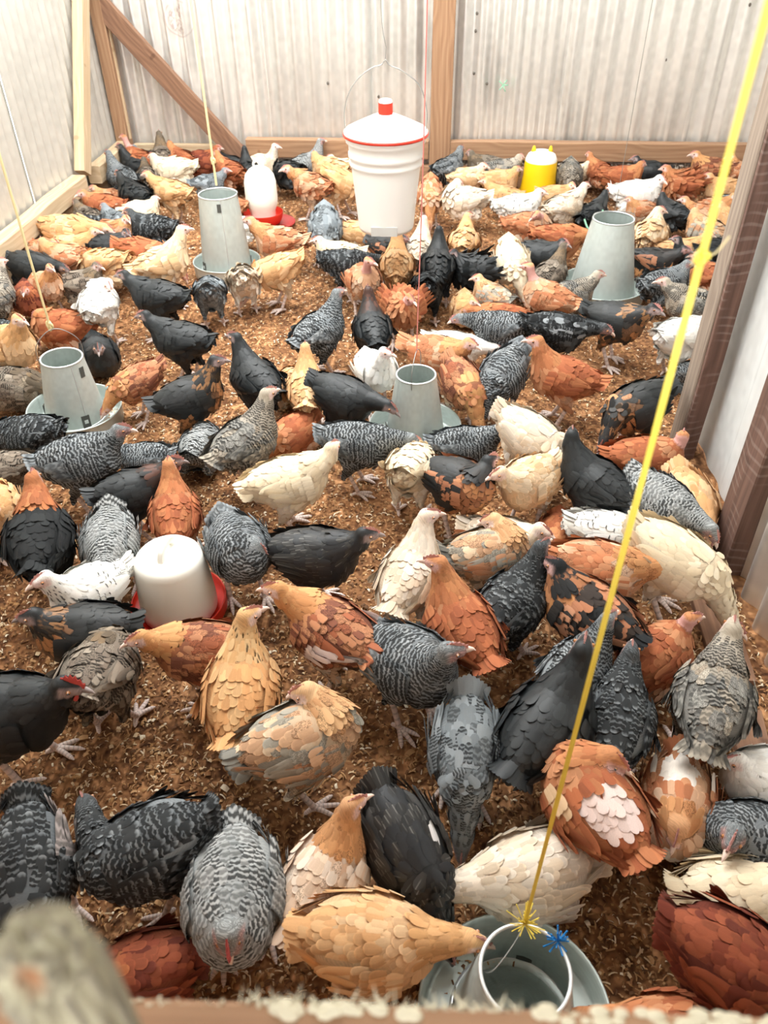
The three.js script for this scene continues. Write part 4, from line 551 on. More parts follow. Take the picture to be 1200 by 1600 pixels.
{ // marks on the iron: a faded round red stamp, nail holes; scraps of green twine
  const S = 128, d = new Uint8Array(S * S * 4);
  for (let y = 0; y < S; y++) for (let x = 0; x < S; x++) { const u = x / S - 0.5, v = y / S - 0.5, r = Math.hypot(u, v), a = Math.atan2(v, u), ring = sstep(0.03, 0.012, Math.abs(r - 0.45)) * 0.35, scr = sstep(0.5, 0.64, vnoise(x * 0.16, y * 0.12, 2) * 0.6 + vnoise(x * 0.4, y * 0.34, 5) * 0.4) * sstep(0.3, 0.16, Math.abs(u + 0.12)) * sstep(0.42, 0.34, r), k = 0.5 * Math.min(0.65, ring + scr * 0.6), i = (y * S + x) * 4; d[i] = 150; d[i + 1] = 92; d[i + 2] = 84; d[i + 3] = k * 255; }
  const t = new THREE.DataTexture(d, S, S); t.magFilter = THREE.LinearFilter; t.colorSpace = THREE.SRGBColorSpace; t.needsUpdate = true;
  const back = scene.getObjectByName('wall_back'), pos = [], uv = [], idx = [], N = 40, cx = -1.5, cy = 0.83, R = 0.085, x0 = -1.95, pitch = 0.092, depth = 0.03, seed = 1;
  for (let j = 0; j <= 10; j++) for (let i = 0; i <= N; i++) { const x = cx + (i / N - 0.5) * 2 * R, y = cy + (j / 10 - 0.5) * 2.2 * R, s = x - x0; pos.push(x, y, -4.9 - 0.016 + 0.004 + 0.0012 + Math.sin(s / pitch * 6.28319 + seed) * depth / 2 + (vnoise(s * 2.2, y * 2.2, seed) - 0.5) * 0.012); uv.push(i / N, j / 10); }
  for (let j = 0; j < 10; j++) for (let i = 0; i < N; i++) { const a = j * (N + 1) + i, c = a + N + 1; idx.push(a, a + 1, c + 1, a, c + 1, c); }
  const g = new THREE.BufferGeometry(); g.setAttribute('position', new THREE.Float32BufferAttribute(pos, 3)); g.setAttribute('uv', new THREE.Float32BufferAttribute(uv, 2)); g.setIndex(idx); g.computeVertexNormals();
  add(new THREE.Mesh(g, new THREE.MeshStandardMaterial({ name: 'faded_stamp', map: t, transparent: true, roughness: 0.6 })), 'red_stamp', back);
  const nailM = new THREE.MeshStandardMaterial({ name: 'nail', color: '#6d665e', roughness: 0.6, metalness: 0.4 });
  for (const [x, y] of [[0.112, 0.58], [0.187, 0.53], [-0.7, 0.525], [-0.415, 0.46], [0.11, 0.86], [0.108, 0.78], [1.13, 0.65], [1.5, 0.9]]) { const m = add(new THREE.Mesh(new THREE.SphereGeometry(0.007, 10, 8).scale(1, 1.3, 0.6), nailM), 'nail', back); m.position.set(x, y, -4.899); }
  const green = new THREE.MeshStandardMaterial({ name: 'green_twine', color: '#8fc4a6', roughness: 0.8 });
  const g1 = thing('green_twine', 'scrap of green twine over the black hen behind the right feeder cone', 'twine'); curveTube([[0.58, 0.295, -3.43], [0.6, 0.262, -3.41], [0.625, 0.258, -3.41], [0.645, 0.29, -3.42], [0.652, 0.335, -3.43]], 0.004, green, g1, 'strand');
  const g2 = thing('green_twine', 'pale green twine tuft tied to the back wall right of the middle post', 'twine'); for (const [a, b] of [[0.02, 0.025], [-0.022, 0.02], [0.015, -0.03], [-0.018, -0.022], [0.028, 0.002]]) curveTube([[0.275, 0.525, -4.886], [0.275 + a * 0.6, 0.525 + b * 0.7, -4.88], [0.275 + a, 0.525 + b, -4.884]], 0.003, green, g2, 'strand', 8);
}
// ------------------------------------------------------------------ the flock: every hen by itself
Object.assign(KINDS, {
  blkr: { ...KINDS.blk, neck: ['#5a3526', '#3a2a24', '#2a2a2a'], ncell: ['plain', 'edgelight'], head: '#4a2e24' },
  rdw: { ...KINDS.rdp, c: ['#e8d0b8', '#dfbd9e', '#e4c4a4'], breast: ['#ead2ba', '#dfbb98'], neck: ['#dd9a56', '#d69250'] },
  bko: { ...KINDS.blk, neck: ['#b8682c', '#a85c28', '#c87c3c'], ncell: ['plain', 'edgelight'], c: ['#2a2d2e', '#232526'], head: '#b46a34', gloss: 0 },
  gryk: { ...KINDS.bard, c: ['#8d9396', '#4a4e50', '#34383a'], cell: ['tipspot', 'bardark', 'plain'], breast: ['#3a3d3f', '#2b2d2e'], belly: ['#303233', '#2b2d2e'] },
  bufp: { ...KINDS.buf, c: ['#e6bf8c', '#dfb078', '#eccfa6'], breast: ['#e8c294', '#e2b482'], belly: ['#f2e3cc', '#ecd9bb'], neck: ['#e6c090', '#edd2ac'], head: '#eccfa8' },
});
const PATCH = {
  a: [[-0.02, 0.2, 0.07, 0.05, '#b8aaa4', 'barsoft']], b: [[0.03, 0.225, -0.05, 0.022, '#dcd8d6', 'plain']], c: [[-0.03, 0.25, -0.02, 0.055, '#ecd0c6', 'skin'], [0.05, 0.22, 0.05, 0.05, '#e2b888', 'plain']],
  d: [[-0.03, 0.24, 0.02, 0.05, '#f4e8da', 'plain'], [0.08, 0.18, 0, 0.06, '#f6ecdf', 'plain']], e: [[-0.01, 0.17, 0.08, 0.045, '#ecd8d2', 'plain'], [-0.08, 0.17, 0.05, 0.04, '#b7aaa4', 'edgedark']], f: [[-0.02, 0.25, 0, 0.05, '#a0917c', 'pepper']],
};
let henCount = 0;
function hen(label, kind, pose, x, z, turn, size, opts) {
  henCount++;
  const dist = Math.hypot(x, 1.3, z), o = chicken({ kind, pose, size, seed: henCount, near: dist < 2.2 ? 2 : dist < 3.4 ? 1 : 0, ...opts });
  o.name = named('chicken'); o.userData = { label, category: 'chicken' }; o.position.set(x, floorHeight(x, z) + (opts.sit ? 0.004 : 0.002), z); o.rotation.y = turn * Math.PI / 180; scene.add(o);
}
hen('dark barred hen at the left edge half behind the splintered stump', 'bard', 'D', -0.648, -0.592, -71, 0.82, { patch: PATCH.a, fat: 1.08 });
hen('dark grey white-flecked hen turning away left of the big barred hen in front', 'bard', 'L', -0.456, -0.637, -151, 0.83, { ny: 70, fat: 1.08 });
hen('large boldly barred hen facing the front board with a red comb streak', 'barl', 'R', -0.295, -0.571, -78, 0.83, { comb: 0.9, hp: -55, fat: 1.16 });
hen('dark mahogany hen low against the front board beside the stump', 'mah', 'D', -0.429, -0.479, -166, 0.74, { sit: true });
hen('pale apricot hen with orange neck looking right behind the buff hen at the front', 'rdw', 'U', -0.156, -0.619, 62, 0.76, { hy: 25 });
hen('black hen with fine pale shafts pecking down, white patch on its shoulder', 'bls', 'D', -0.027, -0.683, -56, 0.80, { patch: PATCH.b });
hen('golden buff hen reaching its head to the rim of the front feeder', 'buf', 'L', -0.075, -0.520, 2, 0.80, { tail: 6, fat: 1.1 });
hen('plump cream hen with its head at the front feeder, white rump to the right', 'pal', 'L', 0.193, -0.678, -162, 0.86, { sit: true });
hen('rusty red hen preening with a bare white patch of skin on its back', 'red', 'B', 0.302, -0.773, 122, 0.85, { ny: 1, patch: PATCH.c, fat: 1.15 });
hen('orange and white hen with raised tail crouching by the red preening hen', 'rdp', 'T', 0.472, -0.828, -108, 0.82, { sit: true, tail: 40, patch: PATCH.d });
hen('barred hen with pink face at the right edge below the cream one', 'bar', 'R', 0.607, -0.772, 179, 0.83, { sit: true, ny: -50 });
hen('sandy cream hen at the right edge with loose white tail feathers to the left', 'crm', 'R', 0.543, -0.670, 4, 0.78, { sit: true });
hen('big mahogany red hen in the bottom right corner', 'mah', 'D', 0.470, -0.522, -21, 0.86, { tail: 4, fat: 1.1 });
hen('orange-headed hen with pale beak just showing over the front board right of the feeder', 'red', 'L', 0.382, -0.422, 175, 0.74, {  });
hen('white hen cut off by the right edge above the barred one', 'wht', 'R', 0.666, -0.905, -176, 0.74, { sit: true });
hen('black hen with a tall red comb striding right at the left edge', 'blk', 'F', -0.805, -0.876, 2, 0.93, { comb: 1.2, hp: -14 });
hen('dull brown hen with hidden head behind the red-combed black hen', 'brn', 'D', -0.673, -0.992, 93, 0.87, {  });
hen('black hen with golden laced breast facing left in front of the speckled white hen', 'blg', 'R', -0.753, -1.112, -165, 0.81, {  });
hen('white hen with dark specks and a pink comb left of the round white drinker', 'whs', 'U', -0.786, -1.234, -116, 0.78, { ny: 15 });
hen('light barred hen with lowered pink face just left of the white drinker', 'barl', 'L', -0.799, -1.404, -74, 0.79, {  });
hen('mottled orange hen with pale face in front of the round white drinker', 'ornm', 'F', -0.487, -1.082, -173, 0.78, { ny: -20 });
hen('tall buff hen with black neck streaks touching beaks with the mottled hen', 'bufk', 'U', -0.371, -0.970, 94, 0.87, { hy: 40, ny: 12 });
hen('fluffed grey and orange hen preening its back in the middle foreground', 'mixg', 'B', -0.231, -0.861, 25, 0.89, { ny: -1, tail: 5 });
hen('chestnut mottled hen with bare white side facing the tall buff hen', 'ornm', 'F', -0.212, -1.140, 146, 0.87, { ny: -25, patch: PATCH.e });
hen('slate barred hen standing with both white feet spread, head turned right', 'bar', 'U', -0.032, -1.060, -44, 0.90, { hy: -60 });
hen('rust red hen with white face looking left behind the slate barred hen', 'red', 'U', 0.068, -1.184, 121, 0.85, { hy: -35, ny: -10 });
hen('pale cream hen seen from behind with raised head, left of the fanned grey tail', 'pal', 'U', -0.049, -1.331, 71, 0.84, { hy: 50 });
hen('buff and grey hen with fanned dark grey tail feathers', 'mixg', 'B', 0.130, -1.421, 18, 0.81, { ny: -1, tail: 30, tailfan: 1.6, taillen: 1.3 });
hen('pale cream hen resting with its face to the right beside the fanned tail', 'pal', 'R', 0.185, -1.560, -19, 0.81, { sit: true, hy: 15 });
hen('dark barred hen stretching up behind the black and orange hen', 'bard', 'U', 0.185, -1.268, 51, 0.81, {  });
hen('black and orange hen with jet black head and black tail under the yellow ribbon', 'blw', 'R', 0.345, -1.233, 139, 0.88, { tail: 4 });
hen('pale orange hen with a red head stretching right across the cream hen', 'rdp', 'L', 0.384, -1.370, -2, 0.87, {  });
hen('big cream buff hen with blurred white head by the right wall', 'crm', 'D', 0.563, -1.409, -31, 0.93, { hp: -30 });
hen('white hen with dark flecks on its rump behind the yellow ribbon', 'whs', 'D', 0.457, -1.585, -1, 0.89, { sit: true });
hen('light barred hen with pale beak pointing down near the foot of the brown post', 'barl', 'L', 0.588, -1.654, -55, 0.81, { hp: -50 });
hen('smooth orange buff hen squeezed against the brown post on the right', 'buf', 'W', 0.693, -1.745, -84, 0.87, { sit: true });
hen('plain black hen with upright neck left of the light barred hen', 'blk', 'U', 0.422, -1.717, 142, 0.84, { hy: 60 });
hen('orange red hen with a bare pink neck at the foot of the long right post', 'red', 'R', 0.609, -1.944, 4, 0.87, { naked: true, sit: true, hy: -70 });
hen('black and brown hen with curled head beside the yellow ribbon', 'blg', 'W', 0.602, -2.113, -149, 0.87, { ny: -20 });
hen('small patch of red hen showing between the cream and white hens', 'red', 'T', 0.319, -1.602, -102, 0.62, { sit: true });
hen('orange hen with bare pink neck and red cap crouching by the floor board', 'red', 'R', 0.500, -1.194, 43, 0.81, { naked: true, sit: true, ny: 15 });
hen('brown grey barred hen with cream neck walking away along the right wall', 'brg', 'F', 0.561, -1.010, 69, 0.88, { tail: 0, taillen: 1.2 });
hen('large glossy black hen leaning left of the yellow ribbon', 'blk', 'U', 0.231, -0.923, 55, 0.93, { hy: -20 });
hen('dark barred hen seen from behind right of the big black hen', 'bard', 'F', 0.370, -0.957, 75, 0.81, { comb: 0.2 });
hen('barred neck and pale beak rising behind the big black hen', 'bar', 'U', 0.310, -1.091, 47, 0.74, {  });
hen('slate grey hen pecking straight down in the open middle of the floor', 'gry', 'D', 0.078, -0.881, -91, 0.80, { tail: 25 });
hen('grey barred hen with bowed pink face right of the round white drinker', 'bar', 'T', -0.471, -1.396, -59, 0.87, { ny: -45, hp: -50 });
hen('sooty black hen with pale feather shafts lying below the cream hen', 'bls', 'F', -0.283, -1.382, -5, 0.87, { hy: -20, tail: 8 });
hen('smooth cream hen stretching its neck away in the middle of the floor', 'crm', 'F', -0.395, -1.668, 21, 0.87, { hy: -50, tail: 0 });
hen('boldly barred hen bending right toward the middle feeder', 'bar', 'L', -0.232, -1.877, 0, 0.81, { hp: -40 });
hen('brown grey barred hen stretching its pink face up to the right', 'brg', 'U', -0.549, -1.841, 51, 0.87, {  });
hen('orange red hen half hidden behind the brown grey barred hen', 'red', 'D', -0.458, -2.031, -127, 0.74, { sit: true });
hen('pale barred hen curled up left of the brown grey barred hen', 'barl', 'D', -0.723, -1.943, 86, 0.74, { sit: true });
hen('large grey barred hen with pink face in front of the left feeder', 'bar', 'F', -0.992, -1.724, 18, 0.85, { comb: 0.6, fat: 1.12 });
hen('dark barred back in front of the left feeder pan', 'bard', 'D', -1.261, -1.949, -180, 0.85, { sit: true });
hen('olive brown hen cut by the left edge under the dark barred back', 'brn', 'D', -1.255, -1.770, -176, 0.78, { sit: true });
hen('small stretch of barred hen behind the black hen with a red-brown neck', 'bar', 'L', -0.876, -1.876, -176, 0.66, { sit: true });
hen('black hen with a red-brown neck and small comb left of the red hen', 'blkr', 'F', -0.804, -1.611, 21, 0.78, { comb: 0.7 });
hen('plain orange red hen seen from behind just above the white drinker', 'red', 'U', -0.674, -1.536, 105, 0.76, {  });
hen('black hen with orange hackle seen from behind near the left edge', 'bko', 'F', -0.955, -1.369, 109, 0.93, { tailfan: 0.8 });
hen('orange head of a hen peeping in at the left edge', 'buf', 'R', -1.140, -1.506, -59, 0.78, {  });
hen('black hen with copper breast standing in the middle left, head up', 'blg', 'U', -0.776, -2.087, 20, 0.84, { hy: 10 });
hen('orange mottled hen with yellowish head right of the left feeder', 'ornm', 'W', -0.994, -2.210, -135, 0.71, {  });
hen('upright jet black hen with head at upper left of its body', 'blk', 'U', -0.597, -2.210, 135, 0.84, { hy: -20 });
hen('black hen facing left below the other black hen near the left feeder', 'blk', 'F', -0.913, -2.459, 171, 0.84, { hp: -14 });
hen('black hen facing left directly before the tall left feeder cone', 'blk', 'F', -1.104, -2.814, 174, 0.85, {  });
hen('grey hen seen from behind at the foot of the tall left feeder cone', 'gry', 'D', -0.932, -2.925, 103, 0.76, {  });
hen('cream hen with dark flecks on its back at the tall left feeder cone', 'pal', 'D', -0.820, -3.044, 103, 0.76, { patch: PATCH.f });
hen('golden buff hen feeding at the right of the tall left feeder cone', 'buf', 'D', -0.689, -3.111, -166, 0.84, {  });
hen('boldly barred hen with grey head standing in the middle back', 'bar', 'U', -0.437, -2.561, 50, 0.85, {  });
hen('black hen with brown nape seen from behind beside the barred hen', 'blkr', 'U', -0.252, -2.608, 104, 0.81, {  });
hen('curly red hen with a bare head under the hanging bucket', 'red', 'R', -0.153, -2.807, -87, 0.81, { naked: true, frizzle: true, ny: -30 });
hen('black hen with pale grey back right of the curly red hen', 'gryk', 'D', -0.067, -3.007, 91, 0.78, {  });
hen('orange hen with long bare neck standing below the hanging bucket', 'rdp', 'U', -0.327, -3.037, -71, 0.81, { naked: true, hy: -40 });
hen('dark barred hen left of the bare-necked orange hen', 'bard', 'L', -0.419, -3.206, 3, 0.78, {  });
hen('dark brown faced hen directly under the hanging bucket', 'blo', 'F', -0.262, -3.424, -40, 0.74, {  });
hen('buff hen reaching up to drink from the hanging bucket', 'buf', 'U', -0.202, -3.199, 93, 0.82, { hp: 30 });
hen('pale hen stretching up at the right of the hanging bucket', 'pal', 'U', -0.117, -3.411, 80, 0.78, {  });
hen('black hen with upright neck right of the hanging bucket', 'blk', 'U', -0.031, -3.190, 91, 0.86, {  });
hen('curly black hen resting right of the hanging bucket', 'blk', 'R', 0.121, -3.237, -177, 0.85, { frizzle: true, sit: 0.4, hy: -40 });
hen('cream hen bowing its head left of the brown hen', 'crm', 'D', 0.280, -3.255, -80, 0.82, { ny: -20 });
hen('buff hen looking right behind the curly black hen', 'buf', 'F', 0.079, -3.478, 85, 0.82, { hy: 40 });
hen('pale orange hen with long bare white neck looking left', 'rdp', 'U', 0.400, -2.905, 160, 0.81, { naked: true });
hen('small buff hen with its face to the right below the curly black hen', 'buf', 'R', 0.087, -3.000, -88, 0.70, { sit: true, ny: -40 });
hen('buff hen with dark flecks beside the small buff hen', 'mixg', 'R', 0.195, -3.017, 141, 0.70, { sit: 0.4, hy: -40 });
hen('red back showing between the grey hens and the bare-necked hen', 'red', 'L', 0.232, -2.905, 172, 0.74, { sit: true });
hen('grey barred hen facing left behind the white hen', 'bar', 'L', 0.209, -2.662, 170, 0.79, {  });
hen('slate black hen with light flecks reaching right', 'gryk', 'L', 0.398, -2.613, -5, 0.85, {  });
hen('dark hen with brown patches and pink face in front of the right feeder', 'blg', 'F', 0.626, -2.702, -37, 0.87, { comb: 0.6 });
hen('brown grey barred hen at the left of the right feeder', 'brg', 'F', 0.494, -3.004, 21, 0.78, { sit: 0.4 });
hen('white hen half behind the long right post', 'wht', 'L', 0.833, -2.610, 34, 0.84, {  });
hen('scrap of barred hen behind the long right post', 'bar', 'D', 0.882, -2.529, 22, 0.62, { sit: true });
hen('white hen standing upright left of the middle feeder', 'wht', 'U', -0.214, -2.323, -68, 0.78, { hy: -45, comb: 0.2 });
hen('pale apricot hen with orange head crossing behind the middle feeder', 'rdp', 'F', -0.016, -2.411, -31, 0.85, { taillen: 1.2 });
hen('rusty brown hen pecking down just behind the middle feeder', 'ornm', 'D', 0.072, -2.256, -64, 0.78, {  });
hen('white hen crouching behind the pale apricot hen', 'wht', 'L', 0.043, -2.632, -13, 0.79, { sit: true });
hen('barred hen pecking toward the middle feeder from the right', 'bar', 'D', 0.204, -2.303, -121, 0.84, {  });
hen('rich red hen with pale face and white feet looking left', 'red', 'U', 0.392, -2.279, 171, 0.87, {  });
hen('black hen reaching its head to the middle feeder', 'blk', 'L', -0.299, -2.120, -28, 0.84, {  });
hen('buff hen with upright neck seen from behind left of the white hen', 'buf', 'U', -0.429, -2.193, 97, 0.76, {  });
hen('apricot back behind the stretching brown grey hen', 'buf', 'D', -0.510, -2.334, 101, 0.70, { sit: true });
hen('cream hen seen from behind feeding at the middle feeder', 'crm', 'D', -0.070, -1.761, 77, 0.81, {  });
hen('black hen with orange spotted breast turning its head back', 'blo', 'R', 0.062, -1.693, -39, 0.85, { ny: -75, comb: 0.6 });
hen('small barred hen with pink face right of the middle feeder', 'bar', 'F', 0.083, -1.997, 4, 0.78, { sit: true, hy: -20 });
hen('pale cream hen with lowered head above the orange breasted hen', 'pal', 'D', 0.262, -1.917, -35, 0.87, {  });
hen('buff hen with pale head and white belly facing forward on the right', 'bufp', 'F', 0.251, -1.725, -127, 0.81, { ny: 20 });
hen('golden orange hen with head raised at the left edge', 'buf', 'U', -1.498, -2.382, -27, 0.89, {  });
hen('red brown hen resting behind the white hen and left feeder', 'red', 'T', -1.459, -2.693, 179, 0.89, { sit: true });
hen('white hen preening behind the left feeder', 'wht', 'B', -1.320, -2.750, 96, 0.84, { ny: 1 });
hen('black hen with pale face just right of the left feeder top', 'blk', 'R', -1.245, -2.502, -61, 0.78, { sit: true, hy: 10 });
hen('brown laced hen left of the left feeder', 'brn', 'D', -1.455, -2.252, 4, 0.84, { sit: true });
hen('grey hen with pink face cut by the left edge', 'brg', 'U', -1.758, -2.796, 75, 0.78, {  });
hen('dark barred hen cut by the left edge below the pink-faced one', 'bard', 'D', -1.694, -2.641, 4, 0.74, { sit: true });
hen('dark red hen between the edge and the hanging string', 'mah', 'R', -1.683, -2.904, -62, 0.70, { sit: 0.4, hy: 15 });
hen('black hen under the golden one by the left wall', 'blk', 'L', -1.756, -3.141, -17, 0.85, { sit: 0.4 });
hen('long golden hen lying against the left wall timber', 'buf', 'L', -1.744, -3.516, -7, 0.99, { sit: 0.4 });
hen('orange headed hen at the left edge below the wall timber', 'rdp', 'R', -1.782, -3.339, -31, 0.78, { sit: 0.4 });
hen('orange hen resting in the thick of the left crowd', 'rdp', 'R', -1.641, -3.233, 178, 0.86, { sit: 0.4, hy: 50 });
hen('orange hen with white breast looking right beside the string', 'rdp', 'U', -1.622, -2.971, -40, 0.70, {  });
hen('dark brown hen behind the white preening hen', 'brn', 'R', -1.511, -3.034, 30, 0.74, { sit: 0.4, hy: 50 });
hen('smooth buff hen behind the white preening hen', 'buf', 'D', -1.447, -3.181, 169, 0.87, { sit: 0.4 });
hen('buff hen with white face looking right in the left crowd', 'buf', 'F', -1.687, -3.410, 3, 0.78, { sit: 0.4 });
hen('red hen lying left of the cream hen at the feeder cone', 'red', 'D', -1.320, -3.297, -2, 0.89, { sit: 0.4 });
hen('pale buff hen with raised head beside the tall left feeder cone', 'bufp', 'U', -1.170, -3.110, 30, 0.92, {  });
hen('plump dark barred hen resting in the left crowd', 'bard', 'R', -1.392, -3.631, 178, 0.84, { sit: 0.4, hy: 15 });
hen('small grey hen left of the plump dark barred one', 'gry', 'R', -1.602, -3.746, 145, 0.74, { sit: 0.4 });
hen('red hen with pink face by the left wall timber', 'red', 'R', -1.727, -3.927, 177, 0.82, { sit: 0.4, ny: -30 });
hen('dark brown headed hen by the left wall timber', 'brn', 'R', -1.777, -3.822, 145, 0.70, { sit: 0.4 });
hen('barred hen facing the left wall timber', 'bard', 'L', -1.748, -3.638, -153, 0.78, { sit: 0.4 });
hen('orange feathered hen between two dark hens on the left', 'rdp', 'R', -1.568, -3.581, 3, 0.78, { sit: 0.4, hy: 50 });
hen('black hen beneath the orange feathered one on the left', 'blk', 'R', -1.511, -3.414, 3, 0.78, { sit: 0.4, hy: 50 });
hen('small cream hen behind the plump dark barred one', 'crm', 'R', -1.529, -3.897, 3, 0.74, { sit: 0.4, hy: -60 });
hen('black hen sloping down to the right near the left corner', 'blk', 'F', -1.596, -4.033, 142, 0.84, {  });
hen('buff hen facing left behind the tall left feeder cone', 'buf', 'F', -1.423, -4.083, 166, 0.84, {  });
hen('cream hen lying in the back left corner', 'crm', 'R', -1.553, -4.552, -160, 0.89, { sit: 0.4, hy: 50 });
hen('barred hen with raised grey neck in the left corner', 'bar', 'U', -1.767, -4.327, 142, 0.82, {  });
hen('brown hen seen from behind in the left corner', 'brn', 'F', -1.677, -4.462, 111, 0.74, { sit: 0.4 });
hen('grey hen close to the corner post', 'gry', 'R', -1.769, -4.750, 156, 0.78, { sit: 0.4, hy: -60 });
hen('bare-necked red hen standing in the far left corner', 'red', 'U', -1.771, -4.635, 151, 0.82, { naked: true, hp: 0 });
hen('red-faced black hen in the far left corner', 'blk', 'U', -1.779, -4.579, 158, 0.74, { comb: 0.6 });
hen('red hen under the diagonal brace', 'red', 'R', -1.547, -4.697, 138, 0.89, { sit: 0.4, hy: 15 });
hen('brown hen craning its neck up before the back wall', 'brn', 'U', -1.655, -4.701, 106, 0.82, {  });
hen('dark red hen by the foot of the diagonal brace', 'mah', 'R', -1.429, -4.732, 3, 0.84, { sit: 0.4, hy: -40 });
hen('pink-faced orange hen behind the sloping black hen', 'rdp', 'F', -1.778, -4.445, 142, 0.66, { sit: 0.4 });
hen('pink-faced hen beside the left wall timber', 'rdp', 'R', -1.776, -4.134, -177, 0.66, { sit: 0.4 });
hen('slate hen with pale beak behind the tall left feeder cone', 'gry', 'F', -1.318, -4.402, 19, 0.70, { sit: 0.4 });
hen('rusty hen left of the small white bottle drinker', 'red', 'F', -1.229, -4.561, 138, 0.81, { sit: 0.4 });
hen('black hen behind the small white bottle drinker', 'blk', 'U', -1.143, -4.621, 108, 0.74, { sit: 0.4 });
hen('pinkish cream hen with raised head behind the bottle drinker', 'pal', 'U', -1.074, -4.724, -13, 0.78, { sit: 0.4 });
hen('black hen at the foot of the diagonal brace', 'blk', 'R', -1.267, -4.721, 155, 0.74, { sit: 0.4 });
hen('black hen between the bottle drinker and the orange hens', 'blk', 'D', -0.890, -4.538, 137, 0.84, { sit: 0.4 });
hen('orange hen with feathered white flecks right of the bottle drinker', 'rdp', 'F', -0.716, -4.210, 151, 0.86, { ny: -40 });
hen('buff hen at the back between two orange hens', 'buf', 'R', -0.680, -4.656, 164, 0.82, { sit: 0.4, hy: 50 });
hen('deep buff hen left of the hanging bucket', 'buf', 'D', -0.550, -4.261, -10, 0.86, {  });
hen('barred hen with raised dark head against the back rail', 'barl', 'U', -0.813, -4.718, 36, 0.82, { sit: 0.4 });
hen('cream hen beside the hanging bucket lid at the back', 'crm', 'R', -0.603, -4.744, -177, 0.70, { sit: 0.4 });
hen('slate grey hen facing forward with lowered beak', 'gry', 'D', -0.558, -3.596, -82, 0.86, {  });
hen('cream hen crouching to the left below the slate grey hen', 'crm', 'R', -0.468, -3.372, -177, 0.78, { sit: 0.4 });
hen('buff hen left of the hanging bucket foot', 'buf', 'R', -0.426, -3.673, -10, 0.74, { sit: 0.4, hy: 35 });
hen('orange hen lying left with a pink face behind the feeder cone', 'rdp', 'F', -0.748, -3.476, 173, 0.90, { sit: 0.4 });
hen('orange hen touching the red drinker saucer', 'rdp', 'R', -1.121, -4.045, 177, 0.70, { sit: 0.4, hy: 15 });
hen('scrap of white hen behind the tall left feeder cone', 'wht', 'R', -0.986, -3.780, 158, 0.66, { sit: 0.4, hy: -40 });
hen('pinkish orange hen facing forward right of the hanging bucket', 'rdp', 'D', -0.092, -4.148, -88, 0.78, {  });
hen('barred hen with white head in front of the middle post', 'bar', 'F', -0.009, -4.608, 59, 0.89, { sit: 0.4 });
hen('brown hen along the back rail right of the middle post', 'brn', 'R', 0.204, -4.729, -177, 0.82, { sit: 0.4, hy: 50 });
hen('grey brown hen left of the yellow drinker', 'brg', 'R', 0.290, -4.629, 3, 0.84, { sit: 0.4, hy: -40 });
hen('grey brown hen right of the yellow drinker', 'brg', 'D', 0.665, -4.627, -96, 0.78, { sit: 0.4 });
hen('fluffed cream hen preening in the back right crowd', 'pal', 'B', 0.081, -4.082, -171, 0.90, { sit: 0.4, ny: 1 });
hen('pale buff hen behind the fluffed cream hen', 'bufp', 'R', 0.097, -4.534, 3, 0.76, { sit: 0.4, hy: 15 });
hen('buff hen in front of the grey brown hen at the back', 'buf', 'R', 0.274, -4.488, -13, 0.78, { sit: 0.4, hy: -40 });
hen('small buff hen touching the black flecked white hen', 'buf', 'F', 0.287, -4.270, 165, 0.70, { sit: 0.4 });
hen('white hen with black flecks below the yellow drinker', 'whs', 'R', 0.351, -4.019, 3, 0.86, { sit: 0.4 });
hen('curled orange hen with a bare white neck stripe', 'rdp', 'B', 0.381, -3.785, 3, 0.82, { naked: true, sit: 0.4, ny: 1 });
hen('buff hen right below the yellow drinker', 'buf', 'R', 0.561, -4.284, -13, 0.70, { sit: 0.4, hy: 50 });
hen('cream hen looking right behind the right feeder', 'pal', 'F', 0.558, -3.925, 39, 0.86, {  });
hen('red hen lying left of the right feeder cone', 'red', 'L', 0.507, -3.594, -2, 0.86, { sit: 0.4 });
hen('black hen with upright neck right behind the feeder cone', 'blk', 'F', 0.700, -3.940, 56, 0.82, { sit: 0.4 });
hen('black hen below the red hen left of the right feeder', 'blk', 'R', 0.414, -3.409, -23, 0.82, { sit: 0.4, hy: 15 });
hen('brown hen with raised head left of the right feeder cone', 'brn', 'U', 0.436, -3.189, 53, 0.71, {  });
hen('white hen lying behind the right feeder cone', 'wht', 'R', 0.960, -4.232, -3, 0.92, { sit: 0.4, hy: 50 });
hen('orange red hen behind the white lying hen', 'red', 'R', 0.936, -4.561, -4, 0.84, { sit: 0.4, hy: -40 });
hen('orange hen beside the grey brown hen at the back', 'red', 'F', 0.846, -4.702, 125, 0.74, { sit: 0.4 });
hen('black hen with pink face by the back rail', 'blk', 'R', 1.117, -4.731, 176, 0.76, { sit: 0.4 });
hen('curly orange red hen in the back right corner', 'red', 'R', 1.237, -4.453, 176, 0.86, { frizzle: true, sit: 0.4, hy: 35 });
hen('tawny hen with white face near the back right corner', 'ornm', 'R', 1.446, -4.720, 169, 0.84, { sit: 0.4 });
hen('large pale buff hen right of the feeder cone', 'bufp', 'R', 0.917, -3.631, 69, 0.94, { sit: 0.4, hy: 50 });
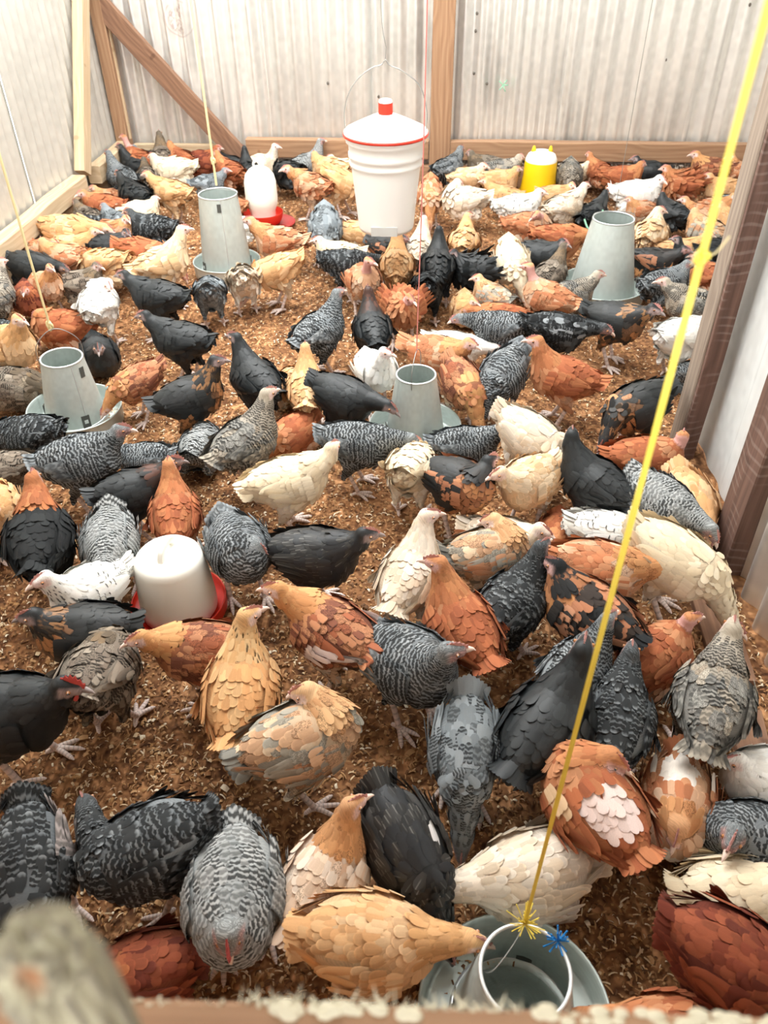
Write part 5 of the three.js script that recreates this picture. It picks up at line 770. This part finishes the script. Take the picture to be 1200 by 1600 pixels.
hen('black hen behind the large pale buff hen', 'blk', 'R', 1.101, -4.024, 127, 0.76, { sit: 0.4, hy: 35 });
hen('apricot scrap of hen between the white and pale buff hens', 'rdp', 'R', 0.976, -4.133, -177, 0.62, { sit: 0.4, hy: 15 });
hen('orange hen with grey-pink face on the right', 'rdp', 'R', 1.230, -4.019, 152, 0.74, { sit: 0.4 });
hen('orange hen near the yellow ribbon at the back', 'rdp', 'R', 1.327, -4.116, 3, 0.74, { sit: 0.4, hy: 35 });
hen('mottled buff hen behind the ribbon knot', 'mixg', 'R', 1.198, -3.747, 128, 0.82, { sit: 0.4, hy: 50 });
hen('buff hen with round head below the ribbon knot', 'buf', 'F', 1.031, -3.533, 3, 0.76, { sit: 0.4 });
hen('black headed hen left of the ribbon below the knot', 'blk', 'U', 1.061, -3.416, 156, 0.70, { sit: 0.4 });
hen('dark brown hen right of the feeder cone foot', 'blo', 'F', 0.904, -3.407, -24, 0.76, { sit: 0.4 });
hen('barred grey hen right of the right feeder pan', 'bar', 'R', 0.896, -3.151, 25, 0.81, { sit: 0.4, hy: 35 });
hen('grey brown hen with pink face looking left beside the ribbon', 'brg', 'F', 0.940, -2.912, 169, 0.78, { comb: 0.5 });
hen('red hen close to the long right post', 'red', 'R', 1.106, -3.293, 132, 0.71, { sit: 0.4, hy: -40 });
hen('black hen against the long right post', 'blk', 'R', 1.205, -3.505, 3, 0.82, { sit: 0.4, hy: 15 });
hen('apricot hen low in the back right corner', 'buf', 'R', 1.441, -4.417, -177, 0.78, { sit: 0.4, hy: 35 });
hen('grey hen glimpsed left of the long post at the back', 'gry', 'R', 1.413, -4.200, 3, 0.70, { sit: 0.4, hy: -40 });
hen('cream head above the back rail right of the yellow drinker', 'crm', 'R', 0.708, -4.745, 3, 0.62, { sit: 0.4 });
hen('dusky orange hen in the far right corner behind the ribbon', 'rdp', 'R', 1.604, -4.694, 120, 0.78, { sit: 0.4, hy: -60 });
hen('buff hen mostly behind the long right post', 'buf', 'R', 1.375, -3.910, 152, 0.78, { sit: 0.4, hy: 15 });

renderer.render(scene, camera);
